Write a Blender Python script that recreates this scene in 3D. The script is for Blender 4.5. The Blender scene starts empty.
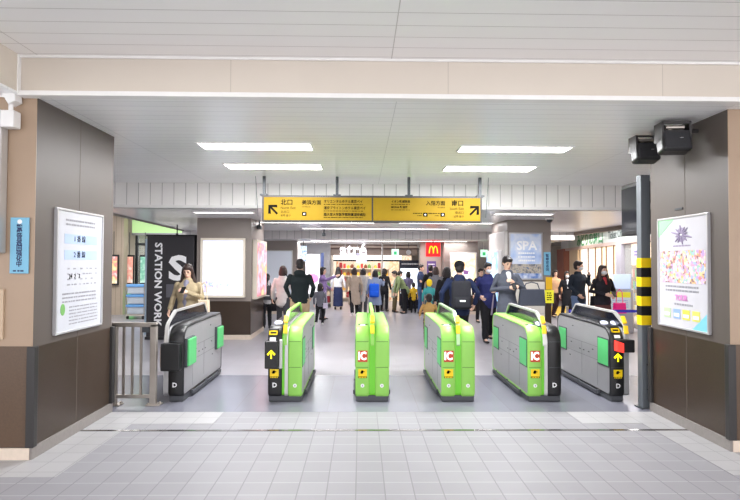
import bpy, bmesh, math, random
from mathutils import Vector, Matrix, Euler
random.seed(7)
C = bpy.context.scene.collection
PI = math.pi
R = math.radians

# ------------------------------------------------------------------ materials
def lin(c):
    c = c / 255.0
    return c / 12.92 if c <= 0.04045 else ((c + 0.055) / 1.055) ** 2.4
def col(rgb):
    return (lin(rgb[0]), lin(rgb[1]), lin(rgb[2]), 1)
_m = {}
def mat(name, rgb, rough=.5, metal=0, emit=0, vary=0, scale=8, bump=0, trans=0, alpha=1, spec=None, erg=None):
    if name in _m: return _m[name]
    m = bpy.data.materials.new(name); m.use_nodes = True
    nt = m.node_tree; b = nt.nodes['Principled BSDF']
    b.inputs['Base Color'].default_value = col(rgb)
    b.inputs['Roughness'].default_value = rough
    b.inputs['Metallic'].default_value = metal
    if spec is not None: b.inputs['Specular IOR Level'].default_value = spec
    if trans: b.inputs['Transmission Weight'].default_value = trans
    if alpha < 1: b.inputs['Alpha'].default_value = alpha
    if emit:
        b.inputs['Emission Color'].default_value = col(erg or rgb); b.inputs['Emission Strength'].default_value = emit
    tc = nt.nodes.new('ShaderNodeTexCoord')
    n = nt.nodes.new('ShaderNodeTexNoise'); n.inputs['Scale'].default_value = scale; n.inputs['Detail'].default_value = 4
    nt.links.new(tc.outputs['Object'], n.inputs['Vector'])
    if vary or not emit:
        mx = nt.nodes.new('ShaderNodeMix'); mx.data_type = 'RGBA'
        v = vary or .06
        mx.inputs['A'].default_value = [x * (1 - v) for x in col(rgb)[:3]] + [1]
        mx.inputs['B'].default_value = [min(1, x * (1 + v)) for x in col(rgb)[:3]] + [1]
        nt.links.new(n.outputs['Fac'], mx.inputs['Factor']); nt.links.new(mx.outputs['Result'], b.inputs['Base Color'])
    if bump:
        bp = nt.nodes.new('ShaderNodeBump'); bp.inputs['Strength'].default_value = bump; bp.inputs['Distance'].default_value = .01
        nt.links.new(n.outputs['Fac'], bp.inputs['Height']); nt.links.new(bp.outputs['Normal'], b.inputs['Normal'])
    _m[name] = m
    return m

def grid_mat(name, rgb, joint, px, py, ox=0, oy=0, w=.006, axes='XY', rough=.5, vary=.08, bump=.3, cellvar=.05, joint_x=None):
    """joints as lines: px / py periods (0 = none) along the two axes, on world-sized object coordinates"""
    if name in _m: return _m[name]
    m = bpy.data.materials.new(name); m.use_nodes = True
    nt = m.node_tree; N = nt.nodes; L = nt.links; b = N['Principled BSDF']
    b.inputs['Roughness'].default_value = rough
    tc = N.new('ShaderNodeTexCoord'); sp = N.new('ShaderNodeSeparateXYZ'); L.new(tc.outputs['Object'], sp.inputs[0])
    def math_(op, a, b_=None):
        n = N.new('ShaderNodeMath'); n.operation = op
        for i, v in enumerate((a, b_)):
            if v is None: continue
            if isinstance(v, (int, float)): n.inputs[i].default_value = v
            else: L.new(v, n.inputs[i])
        return n.outputs[0]
    masks = []; cells = []
    for ax, p, o in ((axes[0], px, ox), (axes[1], py, oy)):
        if not p: continue
        t = math_('DIVIDE', math_('SUBTRACT', sp.outputs[ax], o), p)
        fr = math_('FRACT', t); cells.append(math_('FLOOR', t))
        d = math_('ABSOLUTE', math_('SUBTRACT', fr, .5))
        masks.append(math_('GREATER_THAN', d, .5 - w / 2 / p))
    mk = masks[0] if len(masks) == 1 else math_('MAXIMUM', masks[0], masks[1])
    cb = N.new('ShaderNodeCombineXYZ')
    for i, c in enumerate(cells): L.new(c, cb.inputs[i])
    wn = N.new('ShaderNodeTexWhiteNoise'); L.new(cb.outputs[0], wn.inputs['Vector'])
    ns = N.new('ShaderNodeTexNoise'); ns.inputs['Scale'].default_value = 2.5; ns.inputs['Detail'].default_value = 5; L.new(tc.outputs['Object'], ns.inputs['Vector'])
    k = math_('ADD', math_('MULTIPLY', math_('SUBTRACT', wn.outputs['Value'], .5), cellvar * 2), math_('MULTIPLY', math_('SUBTRACT', ns.outputs['Fac'], .5), vary * 2))
    k = math_('ADD', k, 1)
    vm = N.new('ShaderNodeVectorMath'); vm.operation = 'SCALE'; vm.inputs[0].default_value = col(rgb)[:3]; L.new(k, vm.inputs['Scale'])
    mx = N.new('ShaderNodeMix'); mx.data_type = 'RGBA'; L.new(mk, mx.inputs['Factor']); L.new(vm.outputs[0], mx.inputs['A']); mx.inputs['B'].default_value = col(joint)
    fin = mx.outputs['Result']
    if joint_x:
        m2 = N.new('ShaderNodeMix'); m2.data_type = 'RGBA'; L.new(math_('MULTIPLY', masks[0], .8), m2.inputs['Factor']); L.new(fin, m2.inputs['A']); m2.inputs['B'].default_value = col(joint_x); fin = m2.outputs['Result']
    L.new(fin, b.inputs['Base Color'])
    bp = N.new('ShaderNodeBump'); bp.inputs['Strength'].default_value = bump; bp.inputs['Distance'].default_value = .003; bp.invert = True
    L.new(mk, bp.inputs['Height']); L.new(bp.outputs['Normal'], b.inputs['Normal'])
    _m[name] = m
    return m

def patch_mat(name, cols, scale=3, emit=0, rough=.4, kind='noise'):
    """printed picture: colour ramp over noise or cells"""
    if name in _m: return _m[name]
    m = bpy.data.materials.new(name); m.use_nodes = True
    nt = m.node_tree; N = nt.nodes; L = nt.links; b = N['Principled BSDF']; b.inputs['Roughness'].default_value = rough
    tc = N.new('ShaderNodeTexCoord')
    if kind == 'noise':
        t = N.new('ShaderNodeTexNoise'); t.inputs['Detail'].default_value = 3; out = t.outputs['Fac']
    else:
        t = N.new('ShaderNodeTexVoronoi'); 
        w = N.new('ShaderNodeTexWhiteNoise'); L.new(t.outputs['Color'], w.inputs['Vector']); out = w.outputs['Value']
    t.inputs['Scale'].default_value = scale
    L.new(tc.outputs['Object'], t.inputs['Vector'])
    r = N.new('ShaderNodeValToRGB'); cr = r.color_ramp
    lo, hi = (.32, .68) if kind == 'noise' else (0, 1)
    while len(cr.elements) < len(cols): cr.elements.new(.5)
    for i, c in enumerate(cols):
        cr.elements[i].position = lo + (hi - lo) * i / max(1, len(cols) - (1 if kind == 'noise' else 0)); cr.elements[i].color = col(c)
    if kind != 'noise': cr.interpolation = 'CONSTANT'
    L.new(out, r.inputs[0]); L.new(r.outputs[0], b.inputs['Base Color'])
    if emit:
        L.new(r.outputs[0], b.inputs['Emission Color']); b.inputs['Emission Strength'].default_value = emit
    _m[name] = m
    return m

# ------------------------------------------------------------------ mesh helpers
class MB:
    def __init__(s): s.bm = bmesh.new()
    def _add(s, b, M=None):
        if M is not None: b.transform(M)
        me = bpy.data.meshes.new('t'); b.to_mesh(me); b.free(); s.bm.from_mesh(me); bpy.data.meshes.remove(me); return s
    def box(s, x0, x1, y0, y1, z0, z1, bev=0, seg=2, M=None):
        b = bmesh.new(); bmesh.ops.create_cube(b, size=1)
        b.transform(Matrix.Translation(((x0+x1)/2, (y0+y1)/2, (z0+z1)/2)) @ Matrix.Diagonal((abs(x1-x0), abs(y1-y0), abs(z1-z0), 1)))
        if bev: bmesh.ops.bevel(b, geom=b.edges[:], offset=bev, segments=seg, affect='EDGES', profile=.5)
        return s._add(b, M)
    def prism(s, pts, a0, a1, axis='X', bev=0, seg=2, M=None):
        """pts polygon in the plane normal to axis: X -> (y,z), Y -> (x,z), Z -> (x,y)"""
        b = bmesh.new()
        def P(u, v, a): return {'X': (a, u, v), 'Y': (u, a, v), 'Z': (u, v, a)}[axis]
        lo = [b.verts.new(P(u, v, a0)) for u, v in pts]; hi = [b.verts.new(P(u, v, a1)) for u, v in pts]
        b.faces.new(lo); b.faces.new(hi[::-1]); n = len(pts)
        for i in range(n): b.faces.new((lo[i], hi[i], hi[(i+1) % n], lo[(i+1) % n]))
        bmesh.ops.recalc_face_normals(b, faces=b.faces[:])
        if bev:
            ed = [e for e in b.edges if (e.verts[0] in lo) == (e.verts[1] in lo)]
            bmesh.ops.bevel(b, geom=ed, offset=bev, segments=seg, affect='EDGES', profile=.5)
        return s._add(b, M)
    def cyl(s, p0, p1, r, r2=None, n=16):
        p0, p1 = Vector(p0), Vector(p1); d = p1 - p0; b = bmesh.new()
        bmesh.ops.create_cone(b, cap_ends=True, segments=n, radius1=r, radius2=r if r2 is None else r2, depth=d.length)
        return s._add(b, Matrix.Translation((p0+p1)/2) @ d.to_track_quat('Z', 'Y').to_matrix().to_4x4())
    def tube(s, pts, r, n=10):
        for a, b_ in zip(pts, pts[1:]): s.cyl(a, b_, r, n=n)
        for p in pts[1:-1]: s.ball(p, (r, r, r), n=n)
        return s
    def ball(s, c, rad, n=14, M=None):
        b = bmesh.new(); bmesh.ops.create_uvsphere(b, u_segments=n, v_segments=max(6, n*2//3), radius=1)
        b.transform(Matrix.Translation(c) @ Matrix.Diagonal((rad[0], rad[1], rad[2], 1)))
        return s._add(b, M)
    def loft(s, pts, n=14, M=None, flat=False):
        """pts: (x,y,z,rx[,ry]); closed skin with rounded ends"""
        P = [Vector(p[:3]) for p in pts]; b = bmesh.new(); rings = []
        rad = [(p[3], p[4] if len(p) > 4 else p[3]) for p in pts]
        X = []
        for i in range(len(P)):
            t = (P[min(i+1, len(P)-1)] - P[max(i-1, 0)]).normalized()
            ref = Vector((1, 0, 0)) if abs(t.x) < .8 else Vector((0, 1, 0))
            a = (ref - t * ref.dot(t)).normalized(); c = t.cross(a); X.append((t, a, c))
        def ring(p, a, c, rx, ry): return [b.verts.new(p + a*rx*math.cos(2*PI*k/n) + c*ry*math.sin(2*PI*k/n)) for k in range(n)]
        def cap(i, sgn):
            t, a, c = X[i]; rx, ry = rad[i]; r = min(rx, ry); out = []
            for q in (30, 60, 80): out.append(ring(P[i] + t*sgn*r*math.sin(R(q)), a, c, rx*math.cos(R(q)), ry*math.cos(R(q))))
            return out
        rings = ([] if flat else cap(0, -1)[::-1]) + [ring(P[i], X[i][1], X[i][2], *rad[i]) for i in range(len(P))] + cap(len(P)-1, 1)
        for u, v in zip(rings, rings[1:]):
            for k in range(n): b.faces.new((u[k], u[(k+1) % n], v[(k+1) % n], v[k]))
        b.faces.new(rings[0][::-1]); b.faces.new(rings[-1])
        bmesh.ops.recalc_face_normals(b, faces=b.faces[:])
        return s._add(b, M)
    def build(s, name, m, parent=None, smooth=False, loc=None, **props):
        me = bpy.data.meshes.new(name); s.bm.to_mesh(me); s.bm.free()
        if m: me.materials.append(m)
        if smooth:
            for p in me.polygons: p.use_smooth = True
        o = bpy.data.objects.new(name, me); C.objects.link(o)
        if parent: o.parent = parent
        if loc: o.location = loc
        for k, v in props.items(): o[k] = v
        return o
    def fuse(s, name, m, parent, vox=.012, it=3, fold=0, **props):
        """one continuous skin from the overlapping shapes"""
        o = s.build(name, m)
        md = o.modifiers.new('r', 'REMESH'); md.mode = 'VOXEL'; md.voxel_size = vox
        sm = o.modifiers.new('s', 'SMOOTH'); sm.factor = .6; sm.iterations = it
        if fold:
            tx = bpy.data.textures.get('folds') or bpy.data.textures.new('folds', 'CLOUDS'); tx.noise_scale = .11
            d = o.modifiers.new('d', 'DISPLACE'); d.texture = tx; d.strength = fold; d.texture_coords = 'LOCAL'
        dg = bpy.context.evaluated_depsgraph_get()
        me = bpy.data.meshes.new_from_object(o.evaluated_get(dg)); me.name = name
        for p in me.polygons: p.use_smooth = True
        old = o.data; o.modifiers.clear(); o.data = me; bpy.data.meshes.remove(old)
        o.parent = parent
        for k, v in props.items(): o[k] = v
        return o

def thing(name, label, cat, loc=(0, 0, 0), rz=0, group=None, scale=1):
    o = bpy.data.objects.new(name, None); C.objects.link(o)
    o.empty_display_size = .1
    o.location = loc; o.rotation_euler = (0, 0, rz); o.scale = (scale,)*3
    o['label'] = label; o['category'] = cat
    if group: o['group'] = group
    return o
def tag(o, label, cat, group=None, kind=None):
    o['label'] = label; o['category'] = cat
    if group: o['group'] = group
    if kind: o['kind'] = kind
    return o
def copy_tree(o, parent=None, loc=None, rz=None, label=None):
    c = o.copy(); C.objects.link(c); c.parent = parent
    if loc is not None: c.location = loc
    if rz is not None: c.rotation_euler = (0, 0, rz)
    if label: c['label'] = label
    for ch in list(o.children): copy_tree(ch, c)
    return c
def text_bm(body, size, align='LEFT', bold=0, extr=.001, wx=1):
    cu = bpy.data.curves.new('t', 'FONT'); cu.body = body; cu.size = size; cu.align_x = align; cu.align_y = 'CENTER'
    cu.extrude = extr; cu.offset = bold; cu.resolution_u = 2
    o = bpy.data.objects.new('t', cu); C.objects.link(o)
    bpy.context.view_layer.update()
    me = bpy.data.meshes.new_from_object(o.evaluated_get(bpy.context.evaluated_depsgraph_get()))
    bpy.data.objects.remove(o); bpy.data.curves.remove(cu)
    b = MB(); b.bm.from_mesh(me); bpy.data.meshes.remove(me)
    b.bm.transform(Matrix.Diagonal((wx, 1, 1, 1)))
    return b
def text(body, size, m, parent, x, y, z, align='LEFT', bold=0, spin=0, name='lettering', tilt=90, wx=1, extr=.001):
    """lettering that reads along local +x and faces local -y"""
    b = text_bm(body, size, align, bold, extr, wx)
    b.bm.transform(Matrix.Translation((x, y, z)) @ Matrix.Rotation(R(tilt), 4, 'X') @ Matrix.Rotation(R(spin), 4, 'Z'))
    return b.build(name, m, parent)
def fillet(pts, seg=6):
    """pts (u,v,r) -> rounded polygon"""
    out = []; n = len(pts)
    for i, (u, v, r) in enumerate(pts):
        if r <= 0: out.append((u, v)); continue
        p = Vector((u, v)); a = (Vector(pts[i-1][:2]) - p).normalized(); b = (Vector(pts[(i+1) % n][:2]) - p).normalized()
        ang = a.angle(b); d = r / math.tan(ang/2); p0 = p + a*d; p1 = p + b*d
        c = p + (a+b).normalized() * r / math.sin(ang/2)
        v0 = p0 - c; v1 = p1 - c; th = v0.angle_signed(v1)
        for k in range(seg+1):
            t = -th * k / seg
            out.append((c.x + v0.x*math.cos(t) - v0.y*math.sin(t), c.y + v0.x*math.sin(t) + v0.y*math.cos(t)))
    return out

def rows(x0, x1, z0, z1, n, y, fill=.45, seed=1, gap=.012):
    rn = random.Random(seed); b = MB(); dz = (z0-z1)/n
    for k in range(n):
        z = z0 - dz*(k+.5); x = x0
        while x < x1 - .01:
            w = rn.uniform(.01, .05); w = min(w, x1-x)
            b.box(x, x+w, y-.001, y, z-dz*fill/2, z+dz*fill/2); x += w + rn.uniform(.004, gap)
    return b

# ------------------------------------------------------------------ palette
M_ceil = grid_mat('ceiling planks', (249, 247, 245), (200, 196, 192), 2.95, .2, ox=.25, oy=.05, w=.008, rough=.32, vary=.02, cellvar=.015)
M_ceil2 = grid_mat('ceiling narrow planks', (249, 248, 248), (205, 204, 205), 2.95, .15, ox=.3, oy=.0, w=.006, rough=.28, vary=.02, cellvar=.02)
M_beam = grid_mat('cream beam', (216, 206, 194), (192, 182, 170), 1.83, 0, ox=-1.1, w=.006, axes='XZ', rough=.4, vary=.03, cellvar=.02)
M_white = mat('white trim', (242, 240, 238), .4)
M_band = grid_mat('vertical wall planks', (252, 249, 247), (190, 186, 184), .205, 0, w=.012, axes='XZ', rough=.4, vary=.02, cellvar=.03)
M_band2 = grid_mat('narrow wall planks', (205, 202, 200), (160, 158, 156), .22, 0, w=.015, axes='XZ', rough=.4, vary=.02, cellvar=.05)
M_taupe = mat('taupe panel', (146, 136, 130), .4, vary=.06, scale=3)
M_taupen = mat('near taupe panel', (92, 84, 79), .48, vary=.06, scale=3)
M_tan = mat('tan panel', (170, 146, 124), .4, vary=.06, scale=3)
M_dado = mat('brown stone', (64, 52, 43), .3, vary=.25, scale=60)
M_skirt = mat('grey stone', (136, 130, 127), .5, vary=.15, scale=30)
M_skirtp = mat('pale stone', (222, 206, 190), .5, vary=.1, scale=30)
M_black = mat('black', (24, 24, 26), .35)
M_dark = mat('dark grey metal', (68, 72, 76), .4, .3)
M_guard = mat('dark guard', (58, 56, 56), .4, .2)
M_steel = mat('brushed steel', (188, 180, 172), .35, .75, vary=.08, scale=20)
M_silver = mat('silver panel', (176, 176, 178), .38, .45, vary=.05, scale=6)
M_silverlt = mat('pale silver', (205, 204, 202), .3, .4)
M_green = mat('lime green', (146, 208, 92), .38, vary=.03)
M_greend = mat('deep lime green', (112, 204, 50), .4, vary=.03)
M_flap = mat('flap green', (84, 190, 112), .42, vary=.04)
M_plinth = mat('gate plinth', (74, 76, 82), .5)
M_smoke = mat('smoked glass', (26, 29, 38), .08, 0, alpha=.93)
M_yel = mat('yellow', (255, 214, 14), .4)
M_yelglow = mat('yellow light', (244, 198, 40), .4, emit=.15)
M_arrow = mat('arrow light', (250, 240, 20), .4, emit=.9)
M_red = mat('red light', (250, 60, 50), .35, emit=.7)
M_icred = mat('brick red', (176, 62, 34), .4, emit=.15)
M_icw = mat('lit white', (255, 250, 246), .4, emit=.9)
M_paper = mat('white paper', (244, 244, 246), .4)
M_glass = mat('clear glass', (225, 238, 235), .03, alpha=.22)
M_lamp = mat('lamp diffuser', (255, 253, 250), .5, emit=7, erg=(255, 252, 250))
M_lampfar = mat('far lamp diffuser', (255, 253, 250), .5, emit=4)
M_txt = mat('black print', (16, 14, 10), .8, spec=.1)
M_grey = mat('grey print', (150, 150, 158), .5)
M_blueprint = mat('pale blue print', (176, 196, 232), .5)

# ------------------------------------------------------------------ the setting
def struct(name, mb, m, parent=None, smooth=False):
    o = mb.build(name, m, parent, smooth)
    if not parent: o['kind'] = 'structure'
    return o
CZ, CZ2, UZ = 3.04, 2.6, 3.37
M_tile = grid_mat('ribbed floor tile', (147, 146, 151), (172, 171, 175), .2105, .2125, ox=-.03, oy=6.0, w=.009, rough=.5, vary=.05, cellvar=.045, bump=.4, joint_x=(112, 110, 114))
M_tilew = grid_mat('pale border tile', (172, 171, 173), (146, 145, 148), .2105, .2125, ox=-.03, oy=6.0, w=.008, rough=.45, vary=.03, cellvar=.03)
M_gatefl = grid_mat('grey granite floor', (127, 128, 139), (118, 118, 126), 1.03, 1.95, ox=-.37, oy=6.0, w=.008, rough=.22, vary=.08, cellvar=.1, bump=.1)
M_farfl = grid_mat('far pale tile', (164, 161, 168), (160, 156, 160), .3, .3, ox=0, oy=0, w=.008, rough=.3, vary=.05, cellvar=.04, bump=.1)
struct('floor', MB().box(-14, 14, -4, 6.0, -.1, 0), M_tile)
struct('floor_gate_zone', MB().box(-14, 14, 6.0, 7.95, -.1, 0), M_gatefl)
struct('floor_concourse', MB().box(-14, 14, 7.95, 34, -.1, 0), M_farfl)
b = MB(); b.box(-2.75, -2.33, 4.2, 6.0, 0, .002); b.box(-2.33, -1.5, 5.56, 6.0, 0, .002); b.box(-6, -2.75, 4.2, 4.56, 0, .002)
struct('floor_border_left', b, M_tilew)
b = MB(); b.box(2.92, 3.28, 4.2, 6.0, 0, .002); b.box(2.3, 2.92, 5.56, 6.0, 0, .002)
struct('floor_border_right', b, M_tilew)
struct('trim_1', MB().box(-2.73, 3.27, 5.32, 5.365, -.004, .004), mat('floor strip steel', (150, 146, 144), .18, .8))
# ceilings: coffer near the camera, lowered part beyond the beam
struct('ceiling', MB().box(-2.85, 14, -4, 4.5, UZ, UZ+.1), M_ceil)
struct('ceiling_lowered', MB().box(-14, 14, 4.56, 9.45, CZ, CZ+.1), M_ceil2)
struct('ceiling_left', MB().box(-14, -2.85, -4, 4.5, CZ, CZ+.1), M_ceil2)
struct('wall_beam', MB().box(-2.85, 14, 4.5, 4.56, CZ+.02, UZ+.06), M_beam)
struct('wall_beam_left', MB().box(-2.9, -2.85, -4, 4.5, CZ+.02, UZ+.06), mat('cream side beam', (222, 212, 198), .4))
struct('trim_2', MB().box(-2.86, 14, 4.47, 4.57, CZ-.01, CZ+.03, .004), M_white)
struct('trim_3', MB().box(-2.86, 14, 4.48, 4.5, UZ-.02, UZ, .003), M_white)
struct('trim_4', MB().box(-2.87, -2.84, 4.46, 4.5, CZ, UZ, .003), M_white)
struct('wall_band', MB().box(-14, 14, 9.45, 9.55, CZ2+.05, CZ+.1), M_band)
struct('trim_5', MB().box(-14, 14, 9.42, 9.56, CZ2, CZ2+.05, .004), M_white)
M_ceil3 = grid_mat('concourse ceiling', (232, 231, 232), (205, 203, 203), 3, .3, w=.008, rough=.25, vary=.02, cellvar=.02)
struct('ceiling_passage', MB().prism([(-4.75, 9.5), (6.45, 9.5), (6.45, 16), (-5.25, 16)], CZ2, CZ2+.1, 'Z'), M_ceil3)
struct('wall_band_far', MB().box(-5.3, 6.4, 16, 16.1, 2.36, 2.6), M_band2)
struct('ceiling_concourse', MB().box(-5.3, 6.4, 16.1, 34, 2.36, 2.46), M_ceil3)
struct('ceiling_side_left', MB().box(-14, -4.9, 9.5, 33, 3.3, 3.35), M_ceil3)
struct('ceiling_side_right', MB().box(6.4, 14, 9.5, 34, 2.75, 2.8), M_ceil3)

def near_pillar(side, x0, x1, y0, y1, gx0, gx1, face):
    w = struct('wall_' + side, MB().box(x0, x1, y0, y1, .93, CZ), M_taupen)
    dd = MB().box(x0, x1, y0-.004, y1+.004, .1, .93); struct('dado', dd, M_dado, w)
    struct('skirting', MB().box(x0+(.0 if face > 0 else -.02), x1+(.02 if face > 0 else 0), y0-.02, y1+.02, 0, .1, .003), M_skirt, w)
    g = MB()
    fx = x1 if face > 0 else x0
    for yy in (y0, y1):
        g.box(fx-.035, fx+.035, yy-.03, yy+.03, .1, .94, .008)
    struct('corner_guard', g, M_guard, w)
    j = MB(); j.box(fx-.002, fx+.0015, (y0+y1)/2-.004, (y0+y1)/2+.004, .1, CZ)
    struct('panel_joint', j, mat('joint brown', (96, 86, 78), .6), w)  # thin brown joint strip between the panels
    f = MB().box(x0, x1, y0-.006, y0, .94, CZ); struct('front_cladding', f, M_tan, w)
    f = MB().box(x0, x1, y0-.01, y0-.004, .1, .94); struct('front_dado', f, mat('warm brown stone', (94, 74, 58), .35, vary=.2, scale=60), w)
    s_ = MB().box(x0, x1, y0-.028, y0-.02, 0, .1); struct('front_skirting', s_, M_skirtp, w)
    return w
near_pillar('left', -7, -2.75, 4.58, 6.0, 0, 0, 1)
near_pillar('right', 3.28, 7.5, 4.74, 6.03, 0, 0, -1)

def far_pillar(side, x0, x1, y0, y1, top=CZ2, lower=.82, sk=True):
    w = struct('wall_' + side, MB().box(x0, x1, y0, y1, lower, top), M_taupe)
    struct('dado', MB().box(x0-.003, x1+.003, y0-.003, y1+.003, .1, lower), M_dado, w)
    struct('skirting', MB().box(x0-.015, x1+.015, y0-.015, y1+.015, 0, .1), M_skirtp, w)
    return w
far_pillar('middle_left', -3.52, -2.36, 11.6, 13.1)
far_pillar('middle_right', 3.17, 4.12, 11.6, 13.0)
struct('trim_6', MB().box(3.1, 3.17, 11.58, 13.0, .0, 2.35, .01), mat('pale corner column', (206, 202, 198), .4))
far_pillar('far_left', -3.15, -2.06, 17.4, 18.4, 2.37)
far_pillar('far_right', 2.7, 3.8, 17.4, 18.4, 2.37)

# ------------------------------------------------------------------ ceiling lamps
def make_lamp(label, x0, x1, y0, y1, z, m=M_lamp, group=None):
    cx, cy = (x0+x1)/2, (y0+y1)/2; w, d = x1-x0, y1-y0
    t = thing('ceiling_light', label, 'ceiling light', (cx, cy, z), 0, group)
    f = MB(); e = .02
    for q in ((-w/2-e, w/2+e, -d/2-e, -d/2), (-w/2-e, w/2+e, d/2, d/2+e), (-w/2-e, -w/2, -d/2, d/2), (w/2, w/2+e, -d/2, d/2)):
        f.box(q[0], q[1], q[2], q[3], -.014, .004)
    f.build('frame', M_white, t)
    MB().box(-w/2, w/2, -d/2, d/2, -.01, .004).build('diffuser', m, t)
    return t
def area(x, y, z, w, d, p, c=(.975, .98, 1), rx=0):
    l = bpy.data.lights.new('area_light', 'AREA'); l.shape = 'RECTANGLE'; l.size = w; l.size_y = d; l.energy = p; l.color = c
    o = bpy.data.objects.new('area_light', l); C.objects.link(o); o.location = (x, y, z); o.rotation_euler = (rx, 0, 0); return o
LP = 44
for (x0, x1, y0, y1, lb) in ((-1.9, -.6, 6.23, 6.57, 'bright rectangular ceiling lamp, nearer of the left pair'), (-1.93, -.58, 7.55, 7.94, 'bright rectangular ceiling lamp left, behind the larger looking one'),
                             (1.19, 2.5, 6.3, 6.6, 'bright rectangular ceiling lamp, nearer of the right pair'), (1.22, 2.5, 7.6, 8.0, 'bright rectangular ceiling lamp right, just before the plank band')):
    make_lamp(lb, x0, x1, y0, y1, CZ); area((x0+x1)/2, (y0+y1)/2, CZ-.03, x1-x0, y1-y0, LP)
for x in (-1.3, 1.8):
    for y in (.2, 2.6):
        make_lamp('rectangular lamp in the near ceiling', x-.65, x+.65, y-.17, y+.17, UZ, group='lamps overhead'); area(x, y, UZ-.03, 1.3, .34, LP*.115)
for x, y, w, lb in ((-2.6, 10.2, 1.1, 'thin bright strip lamp above the left lightbox pillar'), (3.1, 10.2, 1.1, 'thin bright strip lamp above the blue poster pillar'),
                (-1.2, 12.6, 3.0, 'long strip lamp left of centre beyond the yellow sign'), (2.0, 12.6, 2.2, 'long strip lamp right of centre beyond the yellow sign'), (.4, 14.8, 4.0, 'long strip lamp before the narrow plank band')):
    make_lamp(lb, x-w/2, x+w/2, y-.08, y+.08, CZ2, M_lampfar); area(x, y, CZ2-.03, w, .16, 15)
for x, y, w, lb in ((-1.6, 18, 1.0, 'short lamp in the low ceiling beside the blank board pillar'), (.9, 17.2, 5.0, 'strip lamp in the low concourse ceiling before the shop')):
    make_lamp(lb, x-w/2, x+w/2, y-.1, y+.1, 2.36, M_lampfar); area(x, y, 2.33, w, .2, 28)
area(0, 21, 2.3, 6, 1.5, 34, (1, .95, .9)); area(6, 14, 2.5, 1.5, 4, 60, (1, .97, .93)); area(-4, 24, 2.3, 3, 3, 40); area(5, 24, 2.3, 3, 3, 50)

# ------------------------------------------------------------------ hanging direction sign
M_sign = mat('sign yellow', (138, 110, 0), .6, spec=.25)
sg = thing('hanging_sign', 'long yellow station exit sign with black arrows hanging from the ceiling', 'sign', (0.18, 8.62, 2.31))
W = 1.765; Hh = .41
MB().box(-W, W, -.005, .12, -.01, Hh+.01, .006).build('sign_case', mat('sign case', (62, 60, 58), .4, .4), sg)
for a, b_ in ((-W+.03, -.012), (.012, W-.03)):
    MB().box(a, b_, -.015, -.004, .022, Hh-.022).build('sign_face', M_sign, sg)
for px in (-W+.02, -.57, .59, W-.02):
    MB().box(px-.022, px+.022, .03, .08, Hh, CZ-2.31).box(px-.06, px+.06, .0, .11, Hh+.005, Hh+.03).build('hanger_post', M_dark, sg)
for px in (-W-.12, W+.12):
    MB().cyl((px, .05, CZ-2.31), (px*.975, .05, Hh*.2), .004, n=6).build('stay_cable', M_dark, sg)
T = lambda s, sz, x, z, al='LEFT', bold=.0, wx=1: text(s, sz, M_txt, sg, x, -.0165, z, al, bold, wx=wx)
def arrow(mb, cx, cz, s, ang, y0, y1, w=.16):
    pts = [(-w/2, -.5), (w/2, -.5), (w/2, .2), (.36, -.14), (.5, .03), (0, .52), (-.5, .03), (-.36, -.14), (-w/2, .2)]
    q = [(cx + s*(u*math.cos(ang) - v*math.sin(ang)), cz + s*(u*math.sin(ang) + v*math.cos(ang))) for u, v in pts]
    return mb.prism(q, y0, y1, 'Y')
arrow(MB(), -1.59, .19, .2, R(45), -.018, -.014).build('arrow', M_txt, sg)
arrow(MB(), 1.64, .19, .2, R(-45), -.018, -.014).build('arrow', M_txt, sg)
T('北口', .1, -1.47, .3, bold=.002); T('North Exit', .055, -1.47, .215); T('北出口', .048, -1.47, .15); T('북쪽 출구', .042, -1.47, .09)
T('美浜方面', .078, -1.13, .3, bold=.0015); T('for Mihama', .03, -1.13, .235)
for k, s_ in enumerate(('オリエンタルホテル東京ベイ', '浦安ブライトンホテル東京ベイ', '順天堂大学医学部附属浦安病院')):
    T(s_, .056, -.78, .32-k*.105, bold=.001, wx=.86)
    rows(-.78, -.15, .285-k*.105, .265-k*.105, 1, -.0165, .5, 40+k).build('small_print', M_txt, sg)
T('南口', .1, 1.47, .3, 'RIGHT', .002); T('South Exit', .055, 1.47, .215, 'RIGHT'); T('南出口', .048, 1.47, .15, 'RIGHT'); T('남쪽 출구', .042, 1.47, .09, 'RIGHT')
T('入船方面', .078, 1.17, .3, 'RIGHT', .0015); T('for Irifune', .03, 1.17, .235, 'RIGHT')
T('イオン新浦安店', .046, .3, .325, 'LEFT', .001, .95); T('MONA 新浦安', .044, .3, .235, 'LEFT', .001, .95)
for q in ((.3, .6, .29, .275), (.3, .6, .2, .185), (.65, .8, .15, .13), (.9, 1.08, .15, .13), (.72, .8, .11, .095), (1.0, 1.08, .11, .095)): rows(*q, 1, -.0165, .6, int(q[0]*100)).build('small_print', M_txt, sg)
for x in (-1.09, .85, 1.13):
    MB().box(x-.035, x+.035, -.018, -.014, .09, .15, .004).build('pictogram', M_txt, sg)
    MB().box(x-.012, x+.012, -.02, -.016, .108, .13, .002).build('pictogram_symbol', M_paper, sg)

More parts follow.
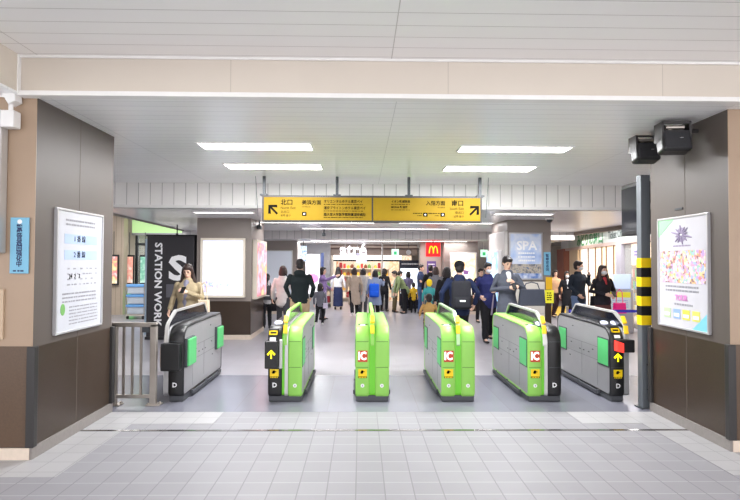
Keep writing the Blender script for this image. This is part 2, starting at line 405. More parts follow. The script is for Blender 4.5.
# ------------------------------------------------------------------ ticket gates
GL = 1.75
def prof(g=0):
    return fillet([(0+g, .055+g, .05), (0+g, .885-g, .19-g), (.45, .905-g, .3), (GL-g, .915-g, .13-g*.5), (GL-g, .055+g, .05)], 8)
def strip_between(mb, outer, inner, a0, a1, bev=.01):
    return mb
def gate(label, cx, halves, fin_m, rim=None, bulge=.004, lamps=True):
    """halves: list of (x0, x1, kind, side) kind green/black"""
    t = thing('ticket_gate', label, 'ticket gate', (cx, 6.42, 0), 0)
    xs = [h[0] for h in halves] + [h[1] for h in halves]; XA, XB = min(xs), max(xs)
    fx = 0
    # plinth and kick rails
    MB().box(XA+.006, XB-.006, .02, GL-.03, 0, .075, .012).build('plinth', M_plinth, t)
    for (x0, x1, kind, side) in halves:
        cm = M_green if kind == 'green' else M_black
        core = MB().prism(prof(.012), x0+(.004 if side < 0 else .0), x1-(.004 if side > 0 else .0), 'X', .01, 2)
        core.build('side_housing', M_silver, t)
        # wrap-around cover: front, top and rear strip
        o, i_ = prof(0), prof(.03)
        cv = MB(); b = bmesh.new(); n = len(o)
        bx0, bx1 = (x0+.026, x1+.0) if side < 0 else (x0, x1-.026)
        bx0, bx1 = x0, x1
        ring = [[b.verts.new((x, u, v)) for u, v in pp] for x, pp in ((bx0, i_), (bx0, prof(.012)), (bx0+.014, o), (bx1-.014, o), (bx1, prof(.012)), (bx1, i_))]
        for r0, r1 in zip(ring, ring[1:]):
            for k in range(n-1): b.faces.new((r0[k], r0[k+1], r1[k+1], r1[k]))
            b.faces.new((r0[n-1], r0[0], r1[0], r1[n-1]))
        for k in range(n): b.faces.new((ring[0][k], ring[-1][k], ring[-1][(k+1) % n], ring[0][(k+1) % n]))
        bmesh.ops.recalc_face_normals(b, faces=b.faces[:])
        cv._add(b); cv.build('cover', cm, t, True)
        xc = (x0+x1)/2
        # seams on the front
        se = MB()
        for z in (.715, .41): se.box(x0+.012, x1-.012, -.0015, .004, z-.0025, z+.0025)
        se.build('seam', mat('seam', (58, 110, 30), .6) if kind == 'green' else M_dark, t)
        # flank fittings on the passage side
        sx = x0 if side < 0 else x1
        if side:
            e_ = bulge; o1, o2 = (sx-e_, sx+.01) if side < 0 else (sx-.01, sx+e_)
            for (ya, yb, za, zb) in ((.05, .34, .41, .73), (1.38, 1.66, .41, .71)):
                MB().box(min(o1, o2), max(o1, o2), ya-.012, yb+.012, za-.012, zb+.012, .008).build('flap_frame', M_dark, t)
                p = (o1-e_*.7, o1+.01) if side < 0 else (o2-.01, o2+e_*.7)
                MB().box(p[0], p[1], ya, yb, za, zb, .01).build('gate_flap', M_flap, t)
            sm = MB(); a_, b_ = (sx+.003, sx+.006) if side < 0 else (sx-.006, sx-.003)
            e0, e1 = (sx+.0025, sx+.006) if side < 0 else (sx-.006, sx-.0025)
            for q in ((.36, 1.38, .6, .604), (.36, 1.38, .435, .439), (.84, .844, .16, .6), (.36, .364, .12, .41)): sm.box(e0, e1, q[0], q[1], q[2], q[3])
            sm.build('panel_seam', mat('seam grey', (120, 120, 124), .6), t)
            for yy, zz in ((.62, .5), (.78, .5), (.9, .5), (1.2, .55), (.5, .55), (1.15, .78), (1.25, .36)): MB().box(e0-.001, e1+.001, yy-.02, yy+.02, zz-.007, zz+.007).build('lock_plate', M_dark, t)
            r0, r1 = (sx-.03, sx-.008) if side < 0 else (sx+.008, sx+.03)
            rb = MB().box(r0, r1, .3, GL-.12, .02, .07, .008)
            for yy in (.3, .9, 1.5): rb.box(min(r0, sx), max(r1, sx), yy-.02, yy+.02, .04, .08)
            rb.build('kick_rail', M_plinth, t)
    # groove band in the middle
    inner = sorted([h for h in halves], key=lambda h: h[0])
    if len(halves) == 2: g0, g1 = inner[0][1], inner[1][0]
    else: g0, g1 = (XA-.06, XA) if halves[0][3] > 0 else (XB, XB+.06)
    MB().prism(prof(.012), g0, g1, 'X').build('groove_band', rim[0] if rim else M_greend, t, False)
    if rim and len(rim) > 1:
        MB().prism(prof(.004), g0+(g1-g0)*.45, g1, 'X').build('edge_trim', rim[1], t)
    # the raised fin
    fc = (g0+g1)/2; fw = .02
    outer = fillet([(.0, .66, .02), (.02, .9, .12), (.3, 1.06, .16), (1.5, 1.07, .07), (GL-.04, .88, .03), (GL-.1, .7, .02)], 6)
    inn = fillet([(.035, .80, .02), (.05, .91, .1), (.315, 1.034, .13), (1.49, 1.045, .05), (GL-.075, .885, .02), (GL-.11, .8, .02)], 6)
    b = bmesh.new(); n = len(outer)
    assert len(inn) == n
    rg = [[b.verts.new((x, u, v)) for u, v in pp] for x, pp in ((fc-fw, inn), (fc-fw, outer), (fc+fw, outer), (fc+fw, inn))]
    for k in range(n):
        k2 = (k+1) % n
        for r0, r1 in zip(rg, rg[1:] + rg[:1]): b.faces.new((r0[k], r0[k2], r1[k2], r1[k]))
    bmesh.ops.recalc_face_normals(b, faces=b.faces[:])
    f = MB(); f._add(b); f.build('fin_frame', fin_m, t, False)
    MB().prism(inn, fc-.008, fc+.008, 'X').build('fin_glass', M_smoke, t)
    # yellow lamps up the fin's nose
    for (ya, za, zb, ty) in ((.0, .81, .905, 14), (.055, .925, 1.015, 40)) if lamps else ():
        MB().box(-.024, .024, -.018, .012, -.05, .05, .006, M=Matrix.Translation((fc, ya+.02, (za+zb)/2)) @ Matrix.Rotation(R(-ty), 4, 'X')).build('status_lamp', M_yelglow, t)
    return t, fc
def reader(t, xc, y=.16, z=.865):
    Mx = Matrix.Translation((xc, y, z)) @ Matrix.Rotation(R(32), 4, 'X')
    MB().box(-.062, .062, -.06, .06, -.01, .012, .01, M=Mx).build('reader_base', M_black, t)
    MB().ball((0, 0, .014), (.05, .042, .008), n=20, M=Mx).build('reader_pad', mat('reader pad', (220, 226, 255), .2, emit=.35), t, True)
def ic_panel(t, xc):
    MB().box(xc-.058, xc+.058, -.008, .004, .475, .61, .004).build('ic_panel', M_icred, t)
    text('IC', .13, M_icw, t, xc-.005, -.0095, .543, 'CENTER', .004, name='ic_lettering', wx=.8)
def sticker(t, xc, y=-.004, z=.335):
    s = MB().box(xc-.052, xc+.052, y-.002, y+.006, z-.03, z+.055).build('touch_sticker', M_yel, t)
    h = MB(); pts = [(-.035, .012), (-.02, .045), (.012, .045), (.012, .03), (.036, .026), (.036, .016), (.012, .014), (.012, -.004), (-.012, -.012), (-.035, -.006)]
    h.prism([(xc+u*.7, z+.01+v*.7) for u, v in pts], y-.004, y-.001, 'Y'); h.build('hand_symbol', M_txt, t)
    MB().box(xc-.052, xc+.052, y-.002, y+.006, z-.05, z-.03).build('sticker_caption', M_txt, t)
    q = MB()
    for k in range(5): q.box(xc-.045+k*.019, xc-.033+k*.019, y-.004, y-.001, z-.048, z-.034)
    q.build('caption_text', M_yel, t)
def roundel(t, xc, y=-.004, z=.195):
    MB().cyl((xc, y, z), (xc, y+.008, z), .022, n=18).build('roundel', M_paper, t)
    MB().box(xc-.006, xc+.006, y-.002, y+.002, z-.01, z+.01).build('roundel_mark', M_grey, t)
def dmark(t, xc, y=-.004, z=.2):
    text('D', .075, M_paper, t, xc, y-.002, z, 'CENTER', .002, name='letter_mark')
def arrowlit(t, xc, z, y):
    arrow(MB(), xc, z, .1, 0, y-.006, y).build('arrow_light', M_arrow, t)
def console(t, x0, x1, z0=.41, z1=.73, y=-.1):
    MB().box(x0, x1, y, .1, z0, z1, .012).build('console_box', M_black, t)
def slot(t, xc, y=.0, z=.79, mb_w=.1):
    Mx = Matrix.Translation((xc, y, z)) @ Matrix.Rotation(R(58), 4, 'X')
    MB().box(-mb_w/2-.01, mb_w/2+.01, -.1, .09, -.05, .006, .012, M=Mx).build('ticket_slot_housing', M_black, t)
    r = MB()
    w = mb_w/2
    for q in ((-w, w, .04, .054), (-w, w, -.0, .014), (-w, -w+.014, .0, .054), (w-.014, w, .0, .054)): r.box(q[0], q[1], q[2], q[3], .0, .012, M=Mx)
    r.build('slot_rim', M_yel, t)
    MB().box(-.035, .035, -.075, -.035, .0, .01, M=Mx).build('slot_notice', M_paper, t)

HW = .165
Lh, Rh = (-.2, -.035), (.035, .2)
# gate by the railing: single half, seen from its right flank
t, fc = gate('silver and black ticket gate beside the steel railing', -2.18, [(-.09, .09, 'black', 1)], M_silverlt, rim=[M_silver], bulge=.03, lamps=False)
MB().box(-.15, .075, -.1, .1, .38, .7, .014).build('console_box', M_black, t); MB().box(-.165, -.15, -.06, .09, .42, .66, .004).build('console_end', M_tan, t); dmark(t, -.01)
# second
t, fc = gate('green ticket gate with a black arrow panel and console on its left half', -.895, [(Lh[0], Lh[1], 'black', -1), (Rh[0], Rh[1], 'green', 1)], M_green, rim=[M_greend, M_silverlt])
console(t, -.225, -.07); arrowlit(t, -.147, .58, -.1); slot(t, -.14); sticker(t, -.125); dmark(t, -.12); roundel(t, .12)
MB().box(-.066, -.03, -.03, .1, .4, .74, .006).build('console_edge', M_silverlt, t); reader(t, -.12, .28, .895)
# third
t, fc = gate('all green ticket gate seen straight on, third from the left', .14, [(Lh[0], Lh[1], 'green', -1), (Rh[0], Rh[1], 'green', 1)], M_green)
ic_panel(t, -.115); sticker(t, -.115); roundel(t, -.115); roundel(t, .115); reader(t, -.115)
# fourth
t, fc = gate('green ticket gate showing its silver left flank, behind it the capped man', 1.165, [(Lh[0], Lh[1], 'green', -1), (Rh[0], Rh[1], 'green', 1)], mat('pale green metal', (176, 208, 160), .3, .4))
ic_panel(t, -.115); sticker(t, -.115); roundel(t, -.115); roundel(t, .115); reader(t, -.115)
# fifth
t, fc = gate('ticket gate half green half black, in front of the man in the grey suit', 2.2, [(Lh[0], Lh[1], 'green', -1), (Rh[0], Rh[1], 'black', 1)], M_silverlt, rim=[M_greend, M_silverlt])
ic_panel(t, -.115); sticker(t, -.115); roundel(t, -.115); dmark(t, .115); reader(t, -.115); reader(t, -.0, .2, .9)
# sixth
t, fc = gate('silver and black ticket gate with a red light beside the striped post', 3.08, [(-.09, .08, 'black', -1)], M_silverlt, rim=[M_silver])
MB().box(-.04, .17, -.08, .1, .6, .75, .012).build('console_box', M_black, t)
MB().prism([(-.055, .62), (.03, .6), (.03, .71), (-.055, .74)], -.1, -.02, 'Y', .006).build('warning_light', M_red, t)
arrowlit(t, .0, .53, -.003); sticker(t, .0, z=.33); dmark(t, .0, z=.19); slot(t, -.0, .05, .82); reader(t, -.02, .32, .9); reader(t, .1, .3, .9)

# ------------------------------------------------------------------ railing, post, display by the gates
rl = thing('steel_railing', 'brushed steel railing between the left pillar and the gates', 'railing', (-2.61, 6.3, 0))
MB().box(-.14-.12, .25, -.03, .03, .9, .95, .004).build('top_rail', M_steel, rl)
MB().box(-.24, .22, -.015, .015, .08, .12, .003).build('bottom_rail', M_steel, rl)
for x in (-.24, .215): 
    MB().box(x-.035, x+.035, -.03, .03, .0, .93, .004).build('post', M_steel, rl)
    MB().box(x-.07, x+.09, -.06, .07, 0, .012, .003).cyl((x-.045, -.03, 0), (x-.045, -.03, .03), .012).cyl((x+.065, .04, 0), (x+.065, .04, .03), .012).build('foot_plate', M_steel, rl)
for x in (-.13, -.03, .07): MB().box(x-.012, x+.012, -.012, .012, .11, .91).build('baluster', M_steel, rl)
MB().box(.09, .17, -.04, -.02, .84, .9, .003).build('latch', M_dark, rl)
pt = thing('striped_post', 'grey steel post with yellow and black hazard bands', 'post', (3.275, 6.18, 0))
MB().box(-.055, .055, -.05, .05, 0, 2.68, .005).build('shaft', mat('post grey', (108, 114, 120), .4, .2), pt)
for k in range(7):
    z = .95 + k*.11
    mb = MB(); mb.box(-.058, .058, -.053, .053, z, z+.11); mb.build('hazard_band', M_black if k % 2 else M_yel, pt)
MB().box(-.08, .08, -.08, .08, 0, .012).cyl((-.0, -.052, .22), (0, -.06, .22), .008).cyl((0, -.052, .5), (0, -.06, .5), .008).build('base_plate', M_dark, pt)
wp = thing('white_pipe', 'thin white pipe standing between the striped post and the pillar', 'pipe', (3.42, 6.24, 0))
MB().cyl((0, 0, 0), (0, 0, 1.0), .018).build('pipe', M_white, wp); MB().cyl((0, 0, 0), (0, 0, .02), .06).build('pipe_foot', M_white, wp)
MB().cyl((0, 0, 1.0), (0, 0, 1.6), .022).build('sleeve', mat('blue sleeve', (50, 70, 190), .4), wp)
dp = thing('display_screen', 'black screen seen edge on, fixed high behind the striped post', 'screen', (3.385, 6.55, 2.0))
MB().box(-.09, .05, -.25, .2, 0, .64, .015).build('case', M_black, dp)
MB().box(-.095, -.088, -.22, .18, .05, .59).build('screen', mat('dark screen', (20, 22, 28), .1), dp)
MB().box(-.02, .04, -.53, -.2, .3, .36).build('wall_arm', M_dark, dp)

# speakers on the right pillar
def speaker(label, x, y, z, rz, w, h):
    t = thing('loudspeaker', label, 'loudspeaker', (x, y, z), rz)
    Mx = Matrix.Rotation(R(-12), 4, 'X')
    MB().box(-w/2, w/2, -.08, .08, -h/2, h*.2, .03, 3, M=Mx).build('speaker_body', M_black, t, False)
    MB().box(-w/2+.02, w/2-.02, -.09, -.07, -h/2+.02, h*.15, .01, M=Mx).build('grille', mat('speaker grille', (44, 44, 48), .7, bump=.6, scale=200), t)
    fr = MB(); fr.box(-w/2, w/2, -.07, -.05, h*.42, h*.5); fr.box(-w/2, -w/2+.02, -.07, .1, -h*.1, h*.5); fr.box(w/2-.02, w/2, -.07, .1, -h*.1, h*.5); fr.box(-w/2, w/2, .08, .1, h*.1, h*.5)
    fr.build('bracket', M_guard, t)
    MB().cyl((-w*.3, -.02, h*.34), (w*.32, -.02, h*.34), .022).cyl((-w*.2, -.03, h*.22), (w*.1, .02, h*.42), .012).build('mount_arm', M_steel, t)
    MB().box(.02, .05, -.095, -.088, -.02, -.012).build('badge', M_paper, t)
    MB().cyl((0, .08, h*.3), (.29, .1, h*.3), .02).build('wall_bolt', M_guard, t)
speaker('black loudspeaker on the right pillar, nearer and larger one', 3.0, 5.1, 2.86, R(-6), .27, .3)
speaker('black loudspeaker half hidden, farther one on the right pillar', 3.0, 5.62, 2.86, R(-2), .25, .28)
MB().box(3.27, 3.28, 5.42, 5.55, 2.21, 2.23).build('wall_clip', M_dark)
tag(bpy.data.objects['wall_clip'], 'small dark clip on the right pillar above the poster frame', 'clip')

# ------------------------------------------------------------------ posters on the near pillars
def framed(name, label, cat, loc, rz, w, h, fm, face, depth=.03, bord=.02):
    t = thing(name, label, cat, loc, rz)
    f = MB(); e = bord
    f.box(0, w, -depth, 0, 0, e, .004); f.box(0, w, -depth, 0, h-e, h, .004); f.box(0, e, -depth, 0, e, h-e); f.box(w-e, w, -depth, 0, e, h-e)
    f.build('frame', fm, t)
    MB().box(e, w-e, -depth*.6, -.002, e, h-e).build('poster_sheet', face, t)
    return t
pl_ = framed('framed_notice', 'white framed notice with pale blue headings on the left pillar', 'notice', (-2.75, 4.86, .99), R(90), .87, 1.15, mat('frame silver', (206, 206, 210), .3, .5), mat('glossy notice', (206, 208, 216), .25))
y = -.019
MB().box(.14, .75, y-.001, y, .83, .92).box(.14, .75, y-.001, y, .68, .77).build('heading_bars', M_blueprint, pl_)
rows(.16, .72, 1.07, .99, 2, y, seed=2).build('title_text', M_grey, pl_)
text('1 番 線', .07, M_txt, pl_, .3, y-.002, .875); text('2 番 線', .07, M_txt, pl_, .3, y-.002, .725)
rows(.2, .75, .62, .42, 4, y, .25, 5, .09).build('body_text', M_grey, pl_)
text('24  2   2', .06, M_txt, pl_, .22, y-.002, .52)
rows(.12, .75, .38, .27, 3, y, .4, 7, .02).build('small_text', M_grey, pl_)
MB().ball((.13, y, .22), (.04, .004, .055)).build('green_mark', mat('green mark', (120, 178, 100), .5), pl_)
rows(.24, .78, .25, .06, 6, y, .35, 9, .02).build('foot_text', M_grey, pl_)
pr = framed('framed_poster', 'framed white poster with a mosaic of colourful faces on the right pillar', 'poster', (3.28, 5.85, .99), R(-90), .86, 1.15, mat('frame silver', (206, 206, 210), .3, .5), mat('glossy poster', (208, 207, 214), .25))
MB().box(.05, .81, y-.002, y, .47, .8).build('picture_mosaic', patch_mat('mosaic print', [(238, 168, 190), (246, 214, 160), (160, 206, 190), (250, 226, 210), (196, 164, 214), (240, 150, 140), (170, 190, 236), (250, 240, 200), (150, 120, 120), (248, 200, 214), (246, 190, 130), (226, 190, 240)], 34, kind='cell'), pr)
MB().prism([(.02, 1.13), (.3, 1.13), (.02, .95)], y-.002, y, 'Y').build('green_corner', mat('mint print', (160, 220, 170), .5), pr)
MB().prism([(.84, .02), (.6, .02), (.84, .2)], y-.002, y, 'Y').build('teal_corner', mat('teal print', (130, 205, 225), .5), pr)
b = MB(); rn = random.Random(3)
b.ball((.43, y, .96), (.085, .003, .075))
for k in range(12):
    a = 2*PI*k/12+.2; b.cyl((.43+.03*math.cos(a), y, .96+.02*math.sin(a)), (.43+(.1+.04*(k%3))*math.cos(a), y-.001, .96+(.08+.02*(k%2))*math.sin(a)), .016, .006, 6)
b.build('burst_logo', mat('purple print', (150, 138, 166), .5), pr)
rows(.36, .5, 1.0, .92, 3, y-.003, .5, 51).build('logo_print', M_paper, pr)
rows(.28, .58, .86, .835, 1, y, .6, 52).build('logo_caption', mat('purple print', (150, 138, 166), .5), pr)
rows(.14, .7, .45, .37, 2, y, .5, 11).build('caption_text', M_grey, pr)
text('TOUR', .075, mat('magenta print', (214, 140, 200), .5), pr, .42, y-.003, .315, 'CENTER', .004)
rows(.3, .62, .27, .23, 1, y, .5, 12).build('date_text', M_grey, pr)
for x, c in ((.17, (190, 216, 170)), (.34, (150, 180, 220)), (.5, (226, 222, 90)), (.66, (222, 220, 110))):
    v = MB().box(x-.06, x+.06, y-.003, y, .1, .2, .001).build('vehicle_picture', mat('vehicle %d %d' % (c[0], c[2]), c, .5), pr)
    MB().box(x-.045, x+.045, y-.005, y-.002, .12, .155).build('vehicle_window', M_paper, v)

# left pillar front: blue notice, lightbox, sensor
M_blue = mat('sky blue sign', (122, 184, 214), .45)
bs = thing('blue_notice', 'sky blue vertical notice with dark lettering on the left pillar', 'notice', (-2.94, 4.565, 1.55))
MB().box(0, .155, -.012, 0, 0, .47, .003).build('notice_plate', M_blue, bs)
for k, ch in enumerate('警察官巡回強化中'): text(ch, .05, mat('navy print', (30, 40, 90), .5), bs, .078, -.0135, .385-k*.044, 'CENTER', .0012)
MB().ball((.078, -.012, .435), (.02, .004, .02)).build('crest', M_paper, bs)
rows(.03, .13, .035, .01, 1, -.0125, .5, 76).build('small_print', mat('navy print', (30, 40, 90), .5), bs)
lb = thing('wall_lightbox', 'silver framed blue lightbox cut off by the left picture edge', 'lightbox', (-3.9, 4.57, 1.72))
MB().box(0, .92, -.1, 0, 0, 1.19, .012).build('case', M_silverlt, lb)
MB().box(.03, .86, -.104, -.09, .08, 1.12).build('lit_panel', patch_mat('blue lightbox', [(60, 90, 190), (170, 215, 235), (235, 245, 250), (150, 205, 230)], 1.5, emit=.7), lb)
ss = thing('sensor_camera', 'white box sensor on a bracket at the top of the left pillar', 'camera', (-2.92, 4.5, 2.76))
MB().box(-.055, .055, -.05, .05, 0, .14, .008).build('housing', M_white, ss); MB().cyl((0, 0, .14), (0, 0, .22), .018).build('stem', M_white, ss)
MB().prism([(-.07, .3), (.05, .3), (.06, .22), (.0, .19)], -.04, .06, 'Y', .008).build('mount', M_white, ss)
tag(MB().box(-3.5, -2.985, 4.55, 4.574, 1.0, 1.42, .004).build('wall_panel', mat('pale tan panel', (196, 172, 146), .4)), 'pale tan cover plate low on the left pillar below the lightbox', 'panel')
sr = thing('dark_wall_box', 'narrow dark box at the right picture edge on the right pillar', 'box', (3.85, 4.73, 1.0))
MB().box(0, .4, -.06, 0, 0, 1.0, .01).build('case', M_guard, sr)

# ------------------------------------------------------------------ posters on middle pillars
lbx = thing('advert_lightbox', 'bright white advert lightbox with cream frame, facing the gates', 'lightbox', (-3.42, 11.6, .9))
f = MB(); w, h = .95, 1.27
f.box(0, w, -.09, 0, 0, .05, .006); f.box(0, w, -.09, 0, h-.05, h, .006); f.box(0, .05, -.09, 0, .05, h-.05); f.box(w-.05, w, -.09, 0, .05, h-.05); f.build('frame', mat('cream frame', (232, 222, 206), .4), lbx)
MB().box(.05, w-.05, -.07, -.01, .05, h-.05).build('lit_sheet', mat('lit advert', (222, 225, 240), .4, emit=.4), lbx)
for k, n_ in enumerate((3, 4, 4)): rows(.16, .16+n_*.11, .93-k*.12, .85-k*.12, 2, -.072, .4, 60+k).build('pale_lettering', mat('pale grey print', (200, 204, 216), .5, emit=.3), lbx)
rows(.15, .38, 1.12, 1.08, 1, -.072, .6, 64).build('small_print', mat('pale grey print', (200, 204, 216), .5), lbx)
for q in ((.08, .16, .12, .35), (.17, .28, .22, .33), (.34, .38, .2, .28), (.55, .6, .24, .3), (.42, .45, .26, .3)): MB().box(q[0], q[1], -.074, -.07, q[2], q[3]).build('advert_picture', patch_mat('small pictures', [(120, 130, 190), (220, 200, 215), (160, 190, 220), (235, 225, 230)], 12, emit=.4), lbx)
sb = thing('side_lightbox', 'pink and yellow advert lightbox on the inner side of the left pillar', 'lightbox', (-2.36, 11.75, .85), R(90))
MB().box(0, 1.2, -.1, 0, 0, 1.3, .01).build('case', mat('cream frame', (232, 222, 206), .4), sb)
MB().box(.06, 1.14, -.105, -.09, .06, 1.24).build('lit_sheet', patch_mat('pink advert', [(250, 210, 110), (250, 150, 160), (250, 200, 215), (240, 110, 130), (250, 235, 170)], 2.2, emit=.5), sb)
sp = thing('spa_poster', 'blue and white SPA poster on the right middle pillar', 'poster', (3.2, 11.6, 1.3))
f = MB(); w, h = .73, 1.02
f.box(0, w, -.03, 0, 0, .03); f.box(0, w, -.03, 0, h-.03, h); f.box(0, .03, -.03, 0, .03, h-.03); f.box(w-.03, w, -.03, 0, .03, h-.03); f.build('frame', mat('frame silver', (206, 206, 210), .3, .5), sp)
MB().box(.03, w-.03, -.02, -.002, .34, h-.03).build('sky_picture', patch_mat('sky print', [(150, 176, 222), (182, 202, 236), (214, 222, 238), (190, 206, 234)], 3), sp)
MB().box(.03, w-.03, -.02, -.002, .14, .34).build('town_picture', patch_mat('town print', [(90, 98, 120), (150, 148, 144), (200, 188, 170), (96, 118, 150)], 14), sp)
MB().box(.03, w-.03, -.02, -.002, .03, .14).build('caption_band', patch_mat('caption print', [(80, 120, 190), (225, 232, 245)], 9), sp)
text('SPA', .27, M_paper, sp, w/2+.02, -.024, .73, 'CENTER', .007)
for k in range(3): rows(.2, .56, .6-k*.08, .55-k*.08, 1, -.021, .7, 70+k).build('white_print', M_paper, sp)
wb = thing('white_cabinet', 'cream white fire hydrant cabinet below the SPA poster', 'cabinet', (3.2, 11.58, 0))
MB().box(0, .76, -.05, 0, 0, 1.26, .006).build('cabinet_body', mat('cream white', (228, 222, 212), .45), wb)
MB().cyl((.33, -.05, 1.07), (.33, -.075, 1.07), .045, n=20).build('red_bell', mat('signal red', (214, 40, 40), .4), wb)
MB().box(.53, .6, -.056, -.05, .84, .92, .004).build('green_sticker', mat('sticker green', (70, 180, 140), .5), wb)
MB().box(.02, .74, -.053, -.049, .58, .584).build('door_seam', M_grey, wb)
bn = thing('small_blue_notice', 'small sky blue notice on the right middle pillar beside the SPA poster', 'notice', (3.96, 11.6, 1.4))
MB().box(0, .15, -.012, 0, 0, .5, .004).build('notice_plate', M_blue, bn)
for k, ch in enumerate('警察官巡回'): text(ch, .07, mat('navy print', (30, 40, 90), .5), bn, .075, -.014, .42-k*.075, 'CENTER', .001)
yn = thing('yellow_notice', 'yellow notice pair stuck low on the right middle pillar', 'notice', (3.97, 11.59, .8))
MB().box(.03, .17, -.008, 0, .29, .56).build('upper_sheet', mat('warm yellow', (246, 196, 40), .5), yn); MB().box(0, .2, -.01, 0, 0, .28).build('lower_sheet', mat('lemon yellow', (246, 240, 60), .5, emit=.1), yn)
rows(.05, .16, .24, .05, 4, -.011, .5, 75).build('print', M_txt, yn)
wbp = thing('blank_board', 'large blank white board on the far left pillar', 'board', (-3.07, 17.4, .45))
MB().box(0, .87, -.05, 0, 0, 1.6, .01).build('board_frame', M_silverlt, wbp); MB().box(.03, .84, -.055, -.045, .03, 1.57).build('board_face', mat('board white', (216, 222, 232), .4, emit=.1), wbp)
yp = thing('yellow_advert', 'lit cream and yellow advert poster on the far right pillar', 'poster', (2.88, 17.39, .62))
MB().box(0, .86, -.06, 0, 0, 1.38, .01).build('case', M_white, yp)
MB().box(.05, .81, -.065, -.055, .05, 1.33).build('lit_sheet', patch_mat('cream advert', [(250, 240, 220), (250, 225, 160), (252, 246, 236), (250, 210, 120)], 1.6, emit=.7), yp)
MB().loft([(.5, -.065, .68, .07, .006), (.52, -.065, .8, .09, .006)]).build('purple_figure', mat('purple figure', (166, 116, 186), .5, emit=.2), yp)
MB().loft([(.44, -.065, .85, .05, .006), (.4, -.065, 1.08, .07, .006)]).build('orange_figure', mat('orange figure', (244, 200, 150), .5, emit=.3), yp)
sb2 = thing('side_lightbox', 'pale blue lightbox on the inner side of the right middle pillar', 'lightbox', (3.1, 12.9, .6), R(-90))
MB().box(0, 1.1, -.08, 0, 0, 1.35, .01).build('case', M_white, sb2)
MB().box(.05, 1.05, -.085, -.075, .05, 1.3).build('lit_sheet', patch_mat('blue advert', [(150, 200, 240), (225, 238, 250), (120, 180, 235), (240, 246, 252)], 2, emit=.75), sb2)
# ceiling camera
cm = thing('ceiling_camera', 'small white dome camera above the SPA poster pillar', 'camera', (3.95, 11.2, CZ2))
MB().cyl((0, 0, -.03), (0, 0, 0), .09).build('mount', M_white, cm); MB().ball((0, 0, -.04), (.06, .06, .05)).build('dome', M_dark, cm, True)
for x, y, lb in ((-1.05, 15.2, 'dark ceiling camera left of the letters over the shop'), (-2.3, 12.2, 'dark camera at the top of the left lightbox pillar')):
    t = thing('ceiling_camera', lb, 'camera', (x, y, CZ2)); MB().cyl((0, 0, -.12), (0, 0, 0), .02).build('stem', M_dark, t); MB().box(-.05, .05, -.1, .08, -.2, -.11, .02).build('camera_body', M_dark, t)
# ------------------------------------------------------------------ enclosure of the concourse
M_warm = mat('warm cream wall', (232, 222, 208), .5)
struct('wall_back', MB().box(-14, 14, 33, 33.1, 0, 3.5), mat('far wall', (214, 208, 200), .5))
struct('wall_side_left', MB().box(-14.1, -14, 4.5, 33, 0, 3.5), M_warm)
struct('wall_side_right', MB().box(14, 14.1, 4.5, 33, 0, 3.5), M_warm)
struct('trim_7', MB().box(6.38, 6.5, 9.56, 30, 2.5, 2.75, .004), mat('dark soffit edge', (120, 108, 98), .5))
struct('trim_8', MB().prism([(-4.80, 9.56), (-4.74, 9.56), (-5.24, 16), (-5.3, 16)], 2.57, 2.72, 'Z'), mat('grey soffit edge', (150, 142, 134), .5))
# left: wood clad wall, glazed front, green lit fascia
M_wood = grid_mat('pale wood boards', (206, 188, 166), (164, 144, 122), .16, 0, w=.012, axes='XZ', rough=.5, vary=.12, cellvar=.08)
struct('wall_wood_left', MB().box(-10, -7.45, 17, 17.3, 0, 3.3), M_wood)
gf = thing('green_fascia', 'lime green lit fascia band above the glazed entrance on the left', 'fascia', (-7.45, 17.6, 2.57))
MB().box(0, 3.9, 0, .4, 0, .7, .01).build('fascia_box', mat('lime glow', (196, 236, 164), .5, emit=.32), gf)
MB().box(0, 3.9, -.02, 0, -.05, .03).build('lower_edge', M_silver, gf)
win = struct('window_1', MB().box(-7.45, -3.5, 17.9, 17.92, .1, 2.66), M_glass)
b = MB()
for x in (-7.4, -6.9, -5.6, -4.4): b.box(x-.04, x+.04, 17.85, 17.97, 0, 2.66)
b.box(-7.45, -3.5, 17.86, 17.96, 2.2, 2.28).box(-7.45, -3.5, 17.86, 17.96, 0, .12)
b.build('window_frame', M_dark, win)
struct('wall_room_left', MB().box(-9, -3.2, 20.5, 20.6, 0, 3.3), M_warm)
for x, y, lb, cs in ((-7.86, 16.97, 'narrow red and yellow poster on the pale wood wall', [(250, 245, 240), (240, 140, 140), (250, 220, 150), (250, 240, 225)]), (-7.62, 17.55, 'black framed orange and red screen hanging before the glazed entrance', [(252, 214, 190), (240, 160, 144), (255, 240, 228)]), (-7.12, 17.55, 'black framed green screen hanging before the glazed entrance', [(170, 220, 196), (120, 186, 160), (214, 238, 226)])):
    t = thing('poster_screen', lb, 'screen', (x, y, .98))
    MB().box(-.02, .3, -.08, 0, -.06, .9, .01).build('case', M_black, t)
    MB().box(.01, .27, -.085, -.075, .0, .84).build('lit_sheet', patch_mat('screen %d' % int(-x*100), cs, 5, emit=.3), t)
    MB().cyl((.14, -.04, .88), (.14, -.04, 1.63), .01).build('hanger', M_dark, t)
gp = thing('green_panel', 'small bright green panel at the foot of the left glazed front', 'panel', (-7.42, 17.3, .55))
MB().box(0, .22, -.04, .0, 0, .2, .004).box(.02, .2, -.03, .0, -.55, 0).build('panel_body', mat('panel green', (80, 220, 90), .5, emit=.3), gp)  # plain green panel with a narrower box under it
ct = thing('roll_cage', 'steel roll cage stacked with pale blue crates on the left', 'trolley', (-6.52, 15.9, 0))
b = MB()
for x in (-.27, .27):
    for yy in (-.22, .22): b.cyl((x, yy, .1), (x, yy, 1.02), .014, n=8)
    for z in (.2, .5, .8, 1.0): b.cyl((x, -.22, z), (x, .22, z), .009, n=6)
b.box(-.28, .28, -.23, .23, .1, .14); b.build('cage_frame', M_steel, ct)
b = MB()
